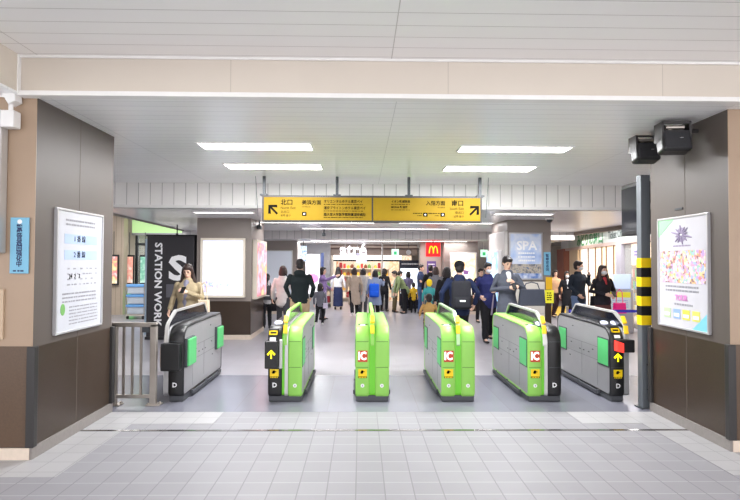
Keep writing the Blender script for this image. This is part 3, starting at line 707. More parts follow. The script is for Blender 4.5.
for x in (-.22, .22):
    w_ = MB().cyl((x-.02, -.18, .05), (x+.02, -.18, .05), .05).build('caster', M_black, ct)
for k in range(3):
    cr = thing('blue_crate', ('bottom', 'middle', 'top')[k] + ' grey crate with blue rim on the roll cage', 'crate', (-6.52, 15.9, .15 + k*.29))
    MB().box(-.24, .24, -.2, .2, 0, .2, .015).build('crate_body', mat('crate grey', (196, 204, 212), .5), cr)
    MB().box(-.26, .26, -.22, .22, .2, .27, .01).build('rim', mat('crate blue', (110, 170, 230), .5), cr)
# work booth
bo = thing('work_booth', 'dark grey booth with STATION WORK lettering behind the woman in khaki', 'booth', (-4.57, 11.57, 0))
MB().box(0, 1.0, 0, 1.1, .03, 2.22, .01).build('booth_body', mat('booth charcoal', (46, 44, 48), .45), bo)
MB().box(-.02, 1.01, -.02, 1.12, 0, .06).build('booth_base', M_black, bo); MB().box(-.02, 1.01, -.02, 1.12, 2.2, 2.24).build('booth_roof', M_black, bo)
MB().box(-.06, 0, .05, 1.05, .1, 2.15, .005).build('side_glass', mat('booth glass', (190, 210, 225), .1), bo)
MB().cyl((.6, .1, 2.24), (.6, .1, 2.46), .012).box(.58, .62, .08, .12, 2.24, 2.27).build('antenna', M_black, bo)
text('STATION WORK', .213, M_paper, bo, .24, -.008, 2.07, 'LEFT', .006, spin=-90, wx=1.1)
text('S', .72, M_paper, bo, .66, -.008, 1.5, 'CENTER', .024, wx=1.2, name='large_letter')
MB().box(.42, .95, -.012, 0, .9, 1.18).build('booth_notice', mat('booth notice', (96, 96, 104), .5), bo)
# ------------------------------------------------------------------ far centre: shop
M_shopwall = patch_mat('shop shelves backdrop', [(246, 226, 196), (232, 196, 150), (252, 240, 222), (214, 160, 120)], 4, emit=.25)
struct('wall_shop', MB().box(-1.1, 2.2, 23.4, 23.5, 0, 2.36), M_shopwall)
struct('wall_shop_left', MB().box(-1.15, -1.05, 20.6, 23.4, 0, 2.36), M_warm)
fs = thing('shop_fascia', 'glowing white strip fascia over the far shop', 'fascia', (-1.05, 20.5, 1.78))
MB().box(0, 2.6, 0, .2, 0, .16, .005).build('lit_strip', mat('strip glow', (255, 250, 244), .4, emit=1.2), fs)
MB().box(0, 2.6, .0, .2, -.07, 0).build('dark_edge', M_guard, fs)
MB().box(-.5, 3.3, .03, .2, .4, .45).build('upper_rail', mat('rail brown', (70, 52, 48), .5), fs)
MB().box(-.4, 3.2, .06, .2, .16, .575).build('upper_panel', mat('upper panel brown grey', (138, 124, 116), .5), fs)
at_ = thing('shop_sign', 'white glowing atré letters hanging over the far shop', 'sign', (-.28, 19.6, 1.98))
text('atré', .6, mat('letter glow', (250, 248, 255), .4, emit=1.4), at_, 0, 0, .14, 'CENTER', .012, extr=.02)
MB().box(-.36, .36, .0, .03, -.05, -.01).cyl((-.3, .015, -.02), (-.3, .015, .38), .01).cyl((.3, .015, -.02), (.3, .015, .38), .01).build('sign_rail', M_silverlt, at_)
t = thing('hanging_plate', 'small pale lilac plate hanging before the shop strip light', 'sign', (.02, 19.9, 1.66))
MB().box(-.2, .2, 0, .03, 0, .34, .004).build('plate', mat('lilac plate', (214, 208, 240), .4, emit=.5), t); MB().cyl((-.15, .01, .34), (-.15, .01, .7), .008).cyl((.15, .01, .34), (.15, .01, .7), .008).build('hanger', M_silver, t)
for x, yy, z, lb in ((1.05, 18.5, 1.88, 'green and white exit sign hanging over the far shop queue'), (4.0, 18.0, 1.86, 'green and white exit sign beside the far right pillar')):
    t = thing('exit_sign', lb, 'sign', (x, yy, z)); MB().box(0, .26, 0, .06, 0, .26, .005).build('case', M_white, t)
    MB().box(.015, .245, -.005, .0, .015, .245).build('lit_face', mat('exit pale green', (190, 245, 214), .4, emit=.8), t)
    MB().box(.08, .18, -.008, -.004, .06, .17).build('exit_symbol', mat('exit green', (60, 190, 120), .4, emit=.4), t)
    MB().cyl((.13, .03, .26), (.13, .03, .55), .01).build('hanger', M_white, t)
# shelving with goods
def shelf_unit(label, x, y, w, h, rzz=0, n=4):
    t = thing('shelving_unit', label, 'shelves', (x, y, 0), rzz)
    MB().box(-w/2, w/2, .32, .36, 0, h).box(-w/2-.02, -w/2, 0, .36, 0, h).box(w/2, w/2+.02, 0, .36, 0, h).build('carcass', M_warm, t)
    for k in range(n): MB().box(-w/2, w/2, 0, .33, .15+k*(h-.2)/n, .18+k*(h-.2)/n).build('shelf_board', M_warm, t)
    return t
goods = []
GC = [(200, 60, 60), (240, 190, 80), (250, 240, 225), (120, 70, 50), (230, 120, 60), (240, 220, 190), (150, 40, 50), (110, 150, 90)]
for k, c in enumerate(GC):
    w_, h_ = (.1, .14, .12, .16)[k % 4], (.2, .14, .24, .17)[k % 4]
    mb = MB(); mb.box(-w_/2, w_/2, -.06, .06, 0, h_, .012) if k % 2 == 0 else mb.cyl((0, 0, 0), (0, 0, h_*.7), w_*.45, n=12).cyl((0, 0, h_*.7), (0, 0, h_*.82), w_*.45, w_*.25, n=12).cyl((0, 0, h_*.8), (0, 0, h_), w_*.25, n=12)
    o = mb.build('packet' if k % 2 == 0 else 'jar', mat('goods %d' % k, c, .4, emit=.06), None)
    goods.append(o)
first = {}
def put_good(x, y, z, rz, where, grp):
    k = random.randrange(len(goods)); src = goods[k]
    o = src if k not in first else src.copy()
    if k in first: C.objects.link(o)
    first[k] = 1
    o.location = (x, y, z); o.rotation_euler = (0, 0, rz)
    nm = ('red', 'yellow', 'white', 'brown', 'orange', 'beige', 'dark red', 'green')[k]
    tag(o, nm + (' box of goods ' if k % 2 == 0 else ' jar of goods ') + where, 'goods', grp)
for i, (x, lb) in enumerate(((-.62, 'cream shelves of goods at the left inside the far shop'), (.12, 'cream shelves of goods in the middle of the far shop'), (.86, 'cream shelves of goods at the right inside the far shop'))):
    shelf_unit(lb, x, 22.9, .66, 1.75, n=5)
    for lev in range(5):
        for k in range(4): put_good(x-.24+k*.16, 22.98, .181+lev*1.55/5, 0, ('on the left', 'on the middle', 'on the right')[i] + ' shelves in the far shop', 'goods on the far shop shelves')
shelf_unit('low stand of red and white boxes left of the shop entrance', -1.35, 19.9, .5, 1.05, n=3)
for lev in range(3):
    for k in range(3): put_good(-1.5+k*.15, 19.98, .181+lev*.85/3, 0, 'on the low stand left of the shop', 'boxes on the low stand')
sc_ = thing('shop_counter', 'grey and white shop counter with a sloping glass front', 'counter', (.85, 18.9, 0))
MB().box(-.25, .12, 0, 1.2, 0, .85, .02).build('counter_body', mat('counter grey', (176, 172, 168), .4), sc_); MB().box(-.28, .15, -.03, 1.25, .85, .9, .01).build('counter_top', M_white, sc_)
MB().box(-.22, .1, -.01, 0, .35, .75).build('counter_panel', M_white, sc_)
MB().cyl((-.1, .1, .9), (-.1, .1, 2.36), .03).build('pole', M_silverlt, sc_)
ibd = thing('information_board', 'tall black framed information board with a glowing white map', 'board', (1.4, 19.6, 0))
MB().box(0, .8, 0, .12, .1, 1.76, .01).box(.05, .75, -.08, .2, 0, .1).build('board_body', mat('navy board', (30, 34, 56), .4), ibd)
MB().box(.04, .76, -.01, 0, .55, 1.46).build('map_face', mat('map glow', (232, 240, 250), .4, emit=1.0), ibd)
rows(.08, .7, 1.68, 1.56, 1, -.006, .4, 21).build('header_text', M_paper, ibd)
# wall with pink advert, blue column
pa = thing('pink_advert', 'white advert panel with a pink blob left of the shop', 'poster', (-1.95, 19.0, .55))
MB().box(0, .5, 0, .06, 0, 1.4, .006).build('panel', mat('advert white', (246, 244, 250), .4, emit=.5), pa); MB().ball((.27, 0, .55), (.2, .01, .17)).build('pink_blob', mat('pink blob', (248, 130, 190), .4, emit=.4), pa)
MB().box(.02, .48, .02, .05, -.55, 0).build('panel_foot', M_silver, pa)
bc = thing('blue_column', 'slim navy column beside the pink advert', 'column', (-1.36, 19.0, 0)); MB().box(-.05, .05, -.05, .05, 0, 2.0).build('shaft', mat('navy column', (56, 72, 120), .4), bc); MB().box(-.08, .08, -.08, .08, 0, .03).build('foot', M_dark, bc)
struct('wall_grey_centre', MB().box(-2.06, -1.15, 20.2, 20.3, 0, 2.36), mat('grey panel wall', (190, 190, 194), .5))
bn_ = thing('blue_banner', 'small pale blue banner sign hanging beside the left board pillar', 'banner', (-1.98, 17.6, 1.7)); MB().box(0, .2, 0, .03, 0, .5, .005).build('banner_face', patch_mat('blue banner', [(120, 160, 225), (220, 232, 250), (90, 130, 210)], 8, emit=.5), bn_); MB().cyl((.1, .015, .5), (.1, .015, .66), .01).build('hanger', M_dark, bn_)
# red restaurant sign
struct('wall_far_column', MB().box(1.98, 2.68, 17.9, 18.4, 0, 2.36), mat('greige column', (176, 166, 156), .5))
mc = thing('restaurant_sign', 'square red sign with a yellow letter M', 'sign', (2.06, 17.0, 1.86))
MB().box(0, .46, 0, .1, 0, .44, .01).build('sign_box', mat('sign red', (224, 30, 40), .4, emit=.55), mc)
b = MB()
for s_ in (-1, 1):
    pts = [(.23 + s_*(.065 + .065*math.cos(a)), .1 + .23*math.sin(a)) for a in [PI*k/10 for k in range(11)]]
    pts2 = [(p[0], p[1]) for p in pts]
    for p, q in zip(pts2, pts2[1:]): b.cyl((p[0], -.012, p[1]), (q[0], -.012, q[1]), .019, n=8)
b.build('arches', mat('arch yellow', (255, 200, 40), .4, emit=.8), mc)
MB().cyl((.23, .05, .44), (.23, .05, .5), .02).build('hanger', M_dark, mc)
for k, (z, c, lb) in enumerate(((1.3, (90, 70, 130), 'small dark purple poster under the red restaurant sign'), (.8, (240, 190, 60), 'small yellow poster under the purple one on the column'))):
    t = thing('small_poster', lb, 'poster', (2.2, 17.9, z)); MB().box(0, .3, -.02, 0, 0, .42, .003).build('sheet', mat('small poster %d' % k, c, .5, emit=.2), t); rows(.04, .26, .36, .1, 3, -.021, .4, k).build('print', M_paper, t)
# ------------------------------------------------------------------ ticket office on the right
TO = (9.19, 24.8); TA = -R(90+11.03)
def onwall(name, label, cat, x, z, d=0):
    c, s = math.cos(TA), math.sin(TA)
    return thing(name, label, cat, (TO[0]+x*c+d*s*1.0, TO[1]+x*s-d*c*1.0, z), TA)
tw = bpy.data.objects.new('wall_ticket_office', None); C.objects.link(tw); tw['kind'] = 'structure'; tw.location = (TO[0], TO[1], 0); tw.rotation_euler = (0, 0, TA)
M_wcol = mat('beige wood column', (206, 184, 156), .5, vary=.1, scale=14)
M_cream = mat('glowing cream wall', (250, 234, 210), .5, emit=.5)  # glow put into walls and ceiling so the office looks bright
MB().box(1.8, 17, -.05, .3, 2.2, 2.3).build('fascia_edge', mat('rose soffit', (196, 172, 166), .5), tw)
MB().box(.2, 17, .05, .3, 2.28, 2.75).build('fascia_band', mat('fascia pale', (224, 228, 228), .45), tw)
MB().box(2.3, 17, .0, .05, 2.3, 2.7).build('fascia_plate', mat('fascia grey', (196, 204, 200), .45), tw)
MB().box(.0, 1.7, -.1, .3, 0, 2.3).build('brown_column', mat('red brown column', (140, 84, 70), .5), tw)
MB().box(2.6, 4.3, -.02, .05, 0, 2.2).build('wood_column', M_wcol, tw)
MB().box(4.6, 5.7, .1, .2, .1, 2.2).build('white_panel', mat('white lit panel', (250, 248, 244), .5, emit=.6), tw)
for x in (5.95, 7.05, 7.9, 8.45, 9.3, 12.3): MB().box(x-.035, x+.035, -.005, .02, 0, 2.2).build('mullion', mat('brown mullion', (150, 112, 84), .4), tw)
MB().box(9.85, 10.35, -.08, .2, 0, 2.2).build('grey_column', mat('grey lilac column', (186, 184, 196), .4), tw)
MB().box(4.3, 17, .0, .08, 0, .12).build('sill', M_skirt, tw)
MB().box(5.9, 9.85, .02, .03, .12, 2.2).build('shop_glass', M_glass, tw); MB().box(10.35, 17, .02, .03, .12, 2.2).build('shop_glass', M_glass, tw)
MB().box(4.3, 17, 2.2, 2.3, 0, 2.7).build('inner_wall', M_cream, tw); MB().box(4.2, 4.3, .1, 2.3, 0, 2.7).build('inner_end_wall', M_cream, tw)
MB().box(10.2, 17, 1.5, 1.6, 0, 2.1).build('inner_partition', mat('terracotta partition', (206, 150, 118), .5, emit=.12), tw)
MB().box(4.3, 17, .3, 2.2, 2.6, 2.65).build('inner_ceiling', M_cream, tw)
text('みどりの窓口', .5, mat('leaf green', (30, 130, 80), .5), tw, 4.1, -.01, 2.5, 'LEFT', .012, wx=1.35, name='green_lettering')
text('Ticket Office', .33, mat('deep grey green', (70, 84, 80), .5), tw, 8.75, -.01, 2.5, 'LEFT', .004, wx=1.1)
t = onwall('purple_sign', 'purple and white square sign in the ticket office window', 'sign', 11.0, 1.75, -.05)
MB().box(0, .6, -.02, 0, 0, .34).build('sign_face', mat('purple sign', (206, 178, 240), .4, emit=.6), t); rows(.18, .44, .26, .1, 2, -.021, .6, 81).build('purple_print', mat('deep purple', (90, 50, 150), .5), t)
t = onwall('leaflet_rack', 'brown leaflet rack full of coloured leaflets behind the office glass', 'rack', 8.6, .12, -.6)
MB().box(0, 1.1, 0, .1, 0, 1.5, .01).build('rack_frame', mat('rack brown', (176, 130, 96), .5), t)
lfm = [mat('leaf %d' % k, c, .5, emit=.1) for k, c in enumerate([(240, 120, 110), (250, 220, 110), (120, 190, 120), (250, 250, 245), (130, 170, 220)])]
rack = t
c_, s_ = math.cos(TA), math.sin(TA)
for i in range(4):
    for j in range(5):
        k = (i*3+j*2) % 5
        o = MB().box(-.08, .08, -.02, 0, 0, .22, .002).build('leaflet', lfm[k])
        lx, ly, lz = 8.72+j*.21, .55, .25+i*.34
        o.location = (TO[0]+lx*c_-ly*s_, TO[1]+lx*s_+ly*c_, lz); o.rotation_euler = (0, 0, TA)
        tag(o, ('red', 'yellow', 'green', 'white', 'blue')[k]+' leaflet in the rack behind the ticket office glass', 'leaflet', 'leaflets in the rack')
t = onwall('office_counter', 'low white counter behind the ticket office glass', 'counter', 5.9, .0, -.5)
MB().box(0, 2.5, 0, .3, .0, .75, .01).build('counter_body', mat('counter white', (236, 236, 238), .5), t); MB().box(-.02, 2.52, -.04, .32, .75, .79).build('counter_top', M_warm, t)
# ticket machine / stand
tm = thing('ticket_machine', 'grey service machine with a pale notice near the striped post', 'machine', (6.35, 13.0, 0), R(-30))
MB().box(-.25, .25, -.2, .2, 0, 1.05, .02).build('machine_body', mat('machine grey', (196, 196, 204), .4), tm)
MB().prism([(-.2, 1.05), (.2, 1.05), (.2, 1.4), (.12, 1.4)], -.2, .2, 'X', .01).build('machine_head', mat('machine blue grey', (150, 168, 205), .4), tm)
MB().box(-.25, .2, -.21, -.2, .55, .98, .002).build('notice_sheet', mat('notice pale', (222, 232, 240), .4, emit=.1), tm); MB().box(-.25, .2, -.212, -.208, .85, .98).build('notice_heading', mat('lemon yellow', (246, 240, 60), .5, emit=.1), tm)
rows(-.2, .15, .8, .6, 4, -.212, .4, 31).build('notice_text', M_blueprint, tm)
tb = thing('retractable_belt', 'blue retractable barrier belt low behind the sixth gate', 'barrier', (4.6, 9.6, 0))
MB().box(-.9, .9, -.004, .004, .78, .83).build('belt', mat('belt blue', (60, 60, 190), .5), tb)
for x in (-.9, .9): MB().cyl((x, 0, 0), (x, 0, .88), .022).cyl((x, 0, 0), (x, 0, .02), .14).build('belt_post', M_steel, tb)
b = MB()
for k in range(12): b.box(6.0+.0*k, 7.9, 17.1+k*.3, 17.38+k*.3, 0, .006)
struct('floor_tactile_strip', b, mat('tactile yellow', (244, 206, 90), .5))
area(6.9, 15.5, 2.7, .3, 6, 45); area(8.2, 17.5, 2.5, 1.2, 5, 60, (1, .93, .83)); area(.4, 22, 2.3, 2.4, 1, 40, (1, .92, .82)); area(-6, 19.2, 2.6, 3, 1, 60); area(-6.6, 14, 3.2, 2, 3, 70)  # lights without fixtures; the last added to brighten the left wood wall
t_ = thing('wall_clock', 'small round white fitting above the information board', 'fitting', (1.72, 19.4, 2.04)); MB().cyl((0, -.02, 0), (0, .02, 0), .09).build('face', M_paper, t_); MB().cyl((0, 0, .08), (0, 0, .32), .01).build('hanger', M_dark, t_)

# ------------------------------------------------------------------ people
M_skin = mat('skin', (232, 190, 166), .5, vary=.04); M_hair = mat('black hair', (36, 30, 30), .45, vary=.2, scale=40, bump=.4)
M_hairb = mat('brown hair', (58, 42, 37), .45, vary=.2, scale=40, bump=.4); M_mask = mat('mask white', (236, 238, 242), .6)
M_shoe = mat('black shoe', (28, 26, 28), .4); M_shoew = mat('white shoe', (222, 220, 218), .5)
def cloth(n, c, v=.12): return mat('cloth ' + n, c, .8, vary=v, scale=14, bump=.25, spec=.2)
BLK = cloth('black', (34, 34, 38)); NAVY = cloth('navy', (38, 48, 88)); DGR = cloth('dark grey', (78, 80, 86))
def person(label, x, y, H, rot, top=None, hem=.84, bottom=DGR, bkind='trousers', hair='short', hm=None, arms=None, legs=None, lean=0, head=(0, 0, 0),
           mask=False, shoes=None, hs=1.0, vox=.013, sleeve=1.0, flare=.0, inner=None, cap=None, grip=.5, fat=1.0, hood=False, group=None, iw=1, iz=1.12):
    hm = hm or M_hair; shoes = shoes or M_shoe
    t = thing('person', label, 'person', (x, y, 0), rot, group, H/1.7)
    LM = Matrix.Translation((0, 0, .95)) @ Matrix.Rotation(lean, 4, 'X') @ Matrix.Translation((0, 0, -.95))
    def U(p): v = LM @ Vector(p[:3]); return (v.x, v.y, v.z) + tuple(p[3:])
    A = arms or {}; a_ = {}
    for s, k in ((-1, 'a'), (1, 'b')):
        el, wr = A.get(k, ((.25, .03, 1.12), (.27, -.05, .88)))
        a_[k] = (U((s*.168*fat, .01, 1.35)), U((s*el[0], el[1], el[2])), U((s*wr[0], wr[1], wr[2])), s)
    Lg = legs or {}; l_ = {}
    for s, k in ((-1, 'a'), (1, 'b')):
        kn, an = Lg.get(k, ((.1, -.015, .5), (.11, .02, .09)))
        l_[k] = ((s*.09, 0, .88), (s*kn[0], kn[1], kn[2]), (s*an[0], an[1], an[2]), s)
    # body: one continuous skin
    B = MB()
    B.loft([U(p) for p in ((0, .0, .88, .145, .095), (0, 0, 1.05, .122, .085), (0, 0, 1.25, .15, .1), (0, .005, 1.37, .14, .08), (0, .01, 1.43, .07, .06))], 16)
    B.loft([U((0, .01, 1.42, .052, .055)), U((0, .0, 1.52, .05, .052))])
    for s_, e, w, s in a_.values():
        B.loft([s_ + (.052,), e + (.04,), w + (.027,)], 12)
        V = Vector; d = (V(w)-V(e)).normalized(); side = V((-s, 0, 0)); nrm = (side - d*side.dot(d))
        if nrm.length < .3: nrm = V((0, 0, -1)) - d*V((0, 0, -1)).dot(d)
        nrm.normalize(); ac = d.cross(nrm)          # across the palm
        w0 = V(w)
        for q in (-.5, 0, .5):
            p0 = w0 + ac*q*.03; p1 = w0 + d*.085 + ac*q*.052; B.loft([tuple(p0)+(.016,), tuple(p1)+(.014,)], 8)
        for i, (q, ln) in enumerate(((-.9, .058), (-.3, .072), (.3, .078), (.9, .068))):
            p0 = w0 + d*.085 + ac*q*.034; c1 = grip*1.0; c2 = grip*2.0
            p1 = p0 + (d*math.cos(c1) + nrm*math.sin(c1))*ln*.5; p2 = p1 + (d*math.cos(c2) + nrm*math.sin(c2))*ln*.5
            B.loft([tuple(p0)+(.0095,), tuple(p1)+(.009,), tuple(p2)+(.008,)], 8)
        fs_ = ac if (ac.y < 0) else -ac
        p0 = w0 + d*.025 + fs_*.022; p1 = p0 + (d*.6+fs_*.6+nrm*.4)*.035; p2 = p1 + (d*.8+nrm*.6)*.028
        B.loft([tuple(p0)+(.012,), tuple(p1)+(.0105,), tuple(p2)+(.009,)], 8)
    for h_, k_, an, s in l_.values(): B.loft([h_+(.08,), k_+(.052,), an+(.035,)], 12); B.loft([an+(.035,), (an[0], an[1]-.1, max(.03, an[2]-.05), .03)], 10)
    hc = Vector(U((0, -.012, 1.585)))
    HM = Matrix.Translation(hc) @ Matrix.Rotation(lean*.6, 4, 'X') @ Euler((head[0], head[1], head[2]), 'XYZ').to_matrix().to_4x4() @ Matrix.Scale(hs, 4)
    B.ball((0, .005, .012), (.074, .094, .105), 18, HM); B.ball((0, -.022, -.055), (.055, .064, .06), 14, HM); B.ball((0, -.098, -.012), (.011, .017, .024), 8, HM)
    for s in (-1, 1): B.ball((s*.076, .008, -.008), (.012, .02, .03), 8, HM)
    B.ball((0, -.088, -.058), (.022, .008, .01), 8, HM)
    B.fuse('body', M_skin, t, min(vox, .0095 if vox < .012 else vox), 2)
    E_ = MB()
    for s in (-1, 1): E_.ball((s*.03, -.087, .008), (.014, .008, .007), 10, HM); E_.ball((s*.031, -.09, .03), (.018, .006, .004), 8, HM)
    E_.build('eyes', mat('eye dark', (40, 28, 26), .3), t)
    if not mask: MB().ball((0, -.096, -.058), (.02, .004, .005), 8, HM).build('lips', mat('lips', (196, 110, 104), .5), t)
    else: MB().ball((0, -.045, -.048), (.064, .066, .05), 16, HM).cyl(HM @ Vector((-.078, .0, -.02)), HM @ Vector((.078, 0, -.02)), .003).build('face_mask', M_mask, t, True)
    # hair
    Hh_ = MB()
    Hh_.ball((0, .02, .036), (.087, .1, .096), 18, HM); Hh_.ball((0, .045, -.02), (.08, .07, .07), 14, HM); Hh_.ball((0, -.052, .082), (.066, .046, .036), 12, HM)
    if hair in ('bob', 'long', 'curly'):
        for s in (-1, 1): Hh_.loft([tuple(HM @ Vector((s*.068, -.02, .05)))+(.024,), tuple(HM @ Vector((s*.086, -.015, -.03)))+(.026,), tuple(HM @ Vector((s*.08, 0, -.1)))+(.03,)], 10)
        Hh_.loft([tuple(HM @ Vector((0, .05, 0)))+(.09, .07), tuple(HM @ Vector((0, .05, -.09)))+(.095, .06)], 14)
    if hair == 'long':
        Hh_.loft([tuple(HM @ Vector((0, .055, -.06)))+(.1, .06), tuple(HM @ Vector((0, .085, -.2)))+(.12, .055), tuple(HM @ Vector((0, .1, -.36)))+(.09, .04)], 14)
        for s in (-1, 1): Hh_.loft([tuple(HM @ Vector((s*.085, -.01, -.06)))+(.032,), tuple(HM @ Vector((s*.105, -.04, -.2)))+(.036,), tuple(HM @ Vector((s*.1, -.06, -.32)))+(.022,)], 10)
    if hair == 'pony': Hh_.loft([tuple(HM @ Vector((0, .1, .05)))+(.03,), tuple(HM @ Vector((0, .17, 0)))+(.045,), tuple(HM @ Vector((.03, .19, -.18)))+(.038,), tuple(HM @ Vector((.06, .17, -.32)))+(.015,)], 10)
    Hh_.fuse('hair', hm, t, .011, 1, .006)
    if cap:
        k_ = MB(); k_.ball((0, .012, .052), (.096, .108, .088), 18, HM); k_.ball((0, -.11, .04), (.07, .06, .012), 14, HM); k_.fuse('cap', cap, t, .011, 1)
        MB().ball((0, .1, .03), (.035, .012, .012), 8, HM).build('cap_strap', M_paper, t)
    # clothes
    if top:
        S = MB(); g = 1 + flare
        tor = [(0, 0, 1.05, .148*fat, .112*fat), (0, 0, 1.25, .178*fat, .128*fat), (0, .005, 1.345, .17*fat, .11), (0, .01, 1.4, .11, .085)]
        lowr = [(0, .0, hem, .17*fat*g, .125*fat*g)]
        if hem < .9: lowr.append((0, 0, .93, .165*fat, .12*fat))
        up_ = [U(p) for p in lowr + tor] if hem > .8 else [(lowr[0])] + [U(p) for p in lowr[1:] + tor]
        S.loft(up_, 18, flat=hem < .75)
        for s_, e, w, s in a_.values():
            sv = Vector(s_); ev = Vector(e); wv = Vector(w)
            if sleeve >= 1: S.loft([s_+(.058,), e+(.05,), tuple(ev.lerp(wv, .93))+(.041,)], 14)
            else: S.loft([s_+(.066,), tuple(sv.lerp(ev, sleeve))+(.064,)], 14)
        if hood: S.ball(U((0, .09, 1.42)), (.12, .07, .075), 14)
        else: S.loft([U((0, .014, 1.4, .075, .07)), U((0, .016, 1.425, .066, .062))], 14)
        S.fuse('top', top, t, vox, 3, .022)
        if inner:
            MB().loft([U((0, -.082, iz, .028*iw, .05)), U((0, -.09, (iz+1.42)/2, .042*iw, .052)), U((0, -.06, 1.4, .05, .045))], 12).fuse('inner_shirt', inner, t, .012, 2)
    if bkind == 'trousers':
        P_ = MB(); P_.loft([(0, 0, .8, .155*fat, .115*fat), (0, 0, .92, .16*fat, .118*fat), (0, 0, 1.0, .14*fat, .105*fat)], 16)
        for h_, k_, an, s in l_.values():
            ax = Vector(an); P_.loft([h_+(.095*fat,), k_+(.072*fat,), tuple(Vector(k_).lerp(ax, .93))+(.058*fat,)], 14)
        P_.fuse('trousers', bottom, t, vox, 3, .02)
    elif bkind == 'wide':
        P_ = MB(); P_.loft([(0, 0, .14, .2, .15), (0, 0, .6, .19, .14), (0, 0, .9, .165, .12), (0, 0, 1.05, .14, .1)], 18, flat=True); P_.fuse('wide_trousers', bottom, t, vox, 3, .03)
    elif bkind == 'skirt':
        P_ = MB(); P_.loft([(0, 0, .5, .2, .16), (0, 0, .7, .19, .15), (0, 0, .9, .165, .12), (0, 0, 1.05, .14, .1)], 18, flat=True); P_.fuse('skirt', bottom, t, vox, 3, .03)
        P_ = MB()
        for h_, k_, an, s in l_.values(): P_.loft([k_+(.058,), an+(.042,)], 12)
        P_.fuse('stockings', BLK, t, vox, 2)
    for h_, k_, an, s in l_.values():
        S = MB(); az = an[2]
        S.loft([(an[0], an[1]+.03, az-.045, .04, .036), (an[0], an[1]-.06, az-.052, .046, .032), (an[0], an[1]-.15, az-.058, .04, .022)], 12); S.ball((an[0], an[1]+.01, az-.01), (.045, .05, .05)); S.fuse('shoe', shoes, t, .011, 2)
    t['m'] = 0; del t['m']
    return t
def held(p, name, label, cat, lp, rz=0):
    """a thing carried by p: lp in p's own frame"""
    s = p.scale[0]; a = p.rotation_euler[2]
    X = p.location.x + s*(lp[0]*math.cos(a) - lp[1]*math.sin(a)); Y = p.location.y + s*(lp[0]*math.sin(a) + lp[1]*math.cos(a))
    return thing(name, label, cat, (X, Y, s*lp[2]), a+rz, None, s)
def backpack(p, label, m, lp=(0, .15, .92), w=.3, h=.44, badge=True):
    t = held(p, 'backpack', label, 'backpack', lp)
    b = MB(); b.box(-w/2, w/2, 0, .14, 0, h, .05, 4); b.build('pack', m, t, True)
    MB().box(-w/2+.03, w/2-.03, .13, .18, .03, h*.45, .03, 3).build('front_pocket', m, t, True)
    for s in (-1, 1): MB().tube([(s*.1, .0, h*.2), (s*.14, -.12, h*.2), (s*.13, -.27, h*.7), (s*.11, -.2, h+.06), (s*.09, 0, h*.95)], .016, 8).build('strap', m, t)
    MB().tube([(-.03, .06, h), (0, .06, h+.04), (.03, .06, h)], .008, 6).build('carry_loop', m, t)
    if badge: MB().box(-.05, .05, .178, .184, h*.28, h*.34).build('reflective_tab', M_paper, t)
    return t
def handbag(p, label, m, lp, w=.28, h=.22, d=.1, strap=.2, rz=0, name='handbag'):
    t = held(p, name, label, 'bag', lp, rz)
    MB().prism([(-w/2, 0), (w/2, 0), (w*.44, h), (-w*.44, h)], -d/2, d/2, 'Y', .015).build('bag_body', m, t)
    MB().tube([(-w*.3, 0, h-.01), (-w*.22, 0, h+strap*.8), (0, 0, h+strap), (w*.22, 0, h+strap*.8), (w*.3, 0, h-.01)], .009, 6).build('handle', m, t)
    return t
def phone(p, label, lp, rz=0):
    t = held(p, 'smartphone', label, 'phone', lp, rz); Mx = Matrix.Rotation(R(-50), 4, 'X')
    MB().box(-.037, .037, -.005, .005, -.075, .075, .004, M=Mx).build('phone_body', M_black, t); MB().box(-.033, .033, .005, .007, -.07, .07, M=Mx).build('phone_screen', mat('phone screen', (150, 180, 220), .2, emit=.5), t)
    return t
WALK = {'a': ((.1, -.14, .52), (.1, -.02, .1)), 'b': ((.1, .06, .5), (.1, .26, .15))}
WALK2 = {'b': ((.1, -.14, .52), (.1, -.06, .1)), 'a': ((.1, .06, .5), (.1, .24, .14))}
# woman in khaki by the booth
KH = cloth('khaki fur', (176, 160, 130), .3); 
p = person('woman in a fluffy khaki jacket looking at her phone by the dark booth', -2.84, 8.9, 1.61, R(-6), KH, .8, cloth('cream', (228, 222, 212)), 'wide', 'long', M_hairb, {'a': ((.27, .04, 1.14), (.3, -.05, .92)), 'b': ((.27, -.03, 1.13), (.1, -.26, 1.24))}, head=(.3, 0, .15), fat=1.15, iw=2.0, iz=.98, inner=cloth('lilac grey', (136, 134, 152)), vox=.011, flare=.05)
phone(p, 'smartphone held by the woman in khaki', (.07, -.36, 1.28)); handbag(p, 'small cream bag at the side of the woman in khaki', cloth('cream bag', (224, 206, 178)), (.32, -.08, .86), .2, .24, .09, .3)
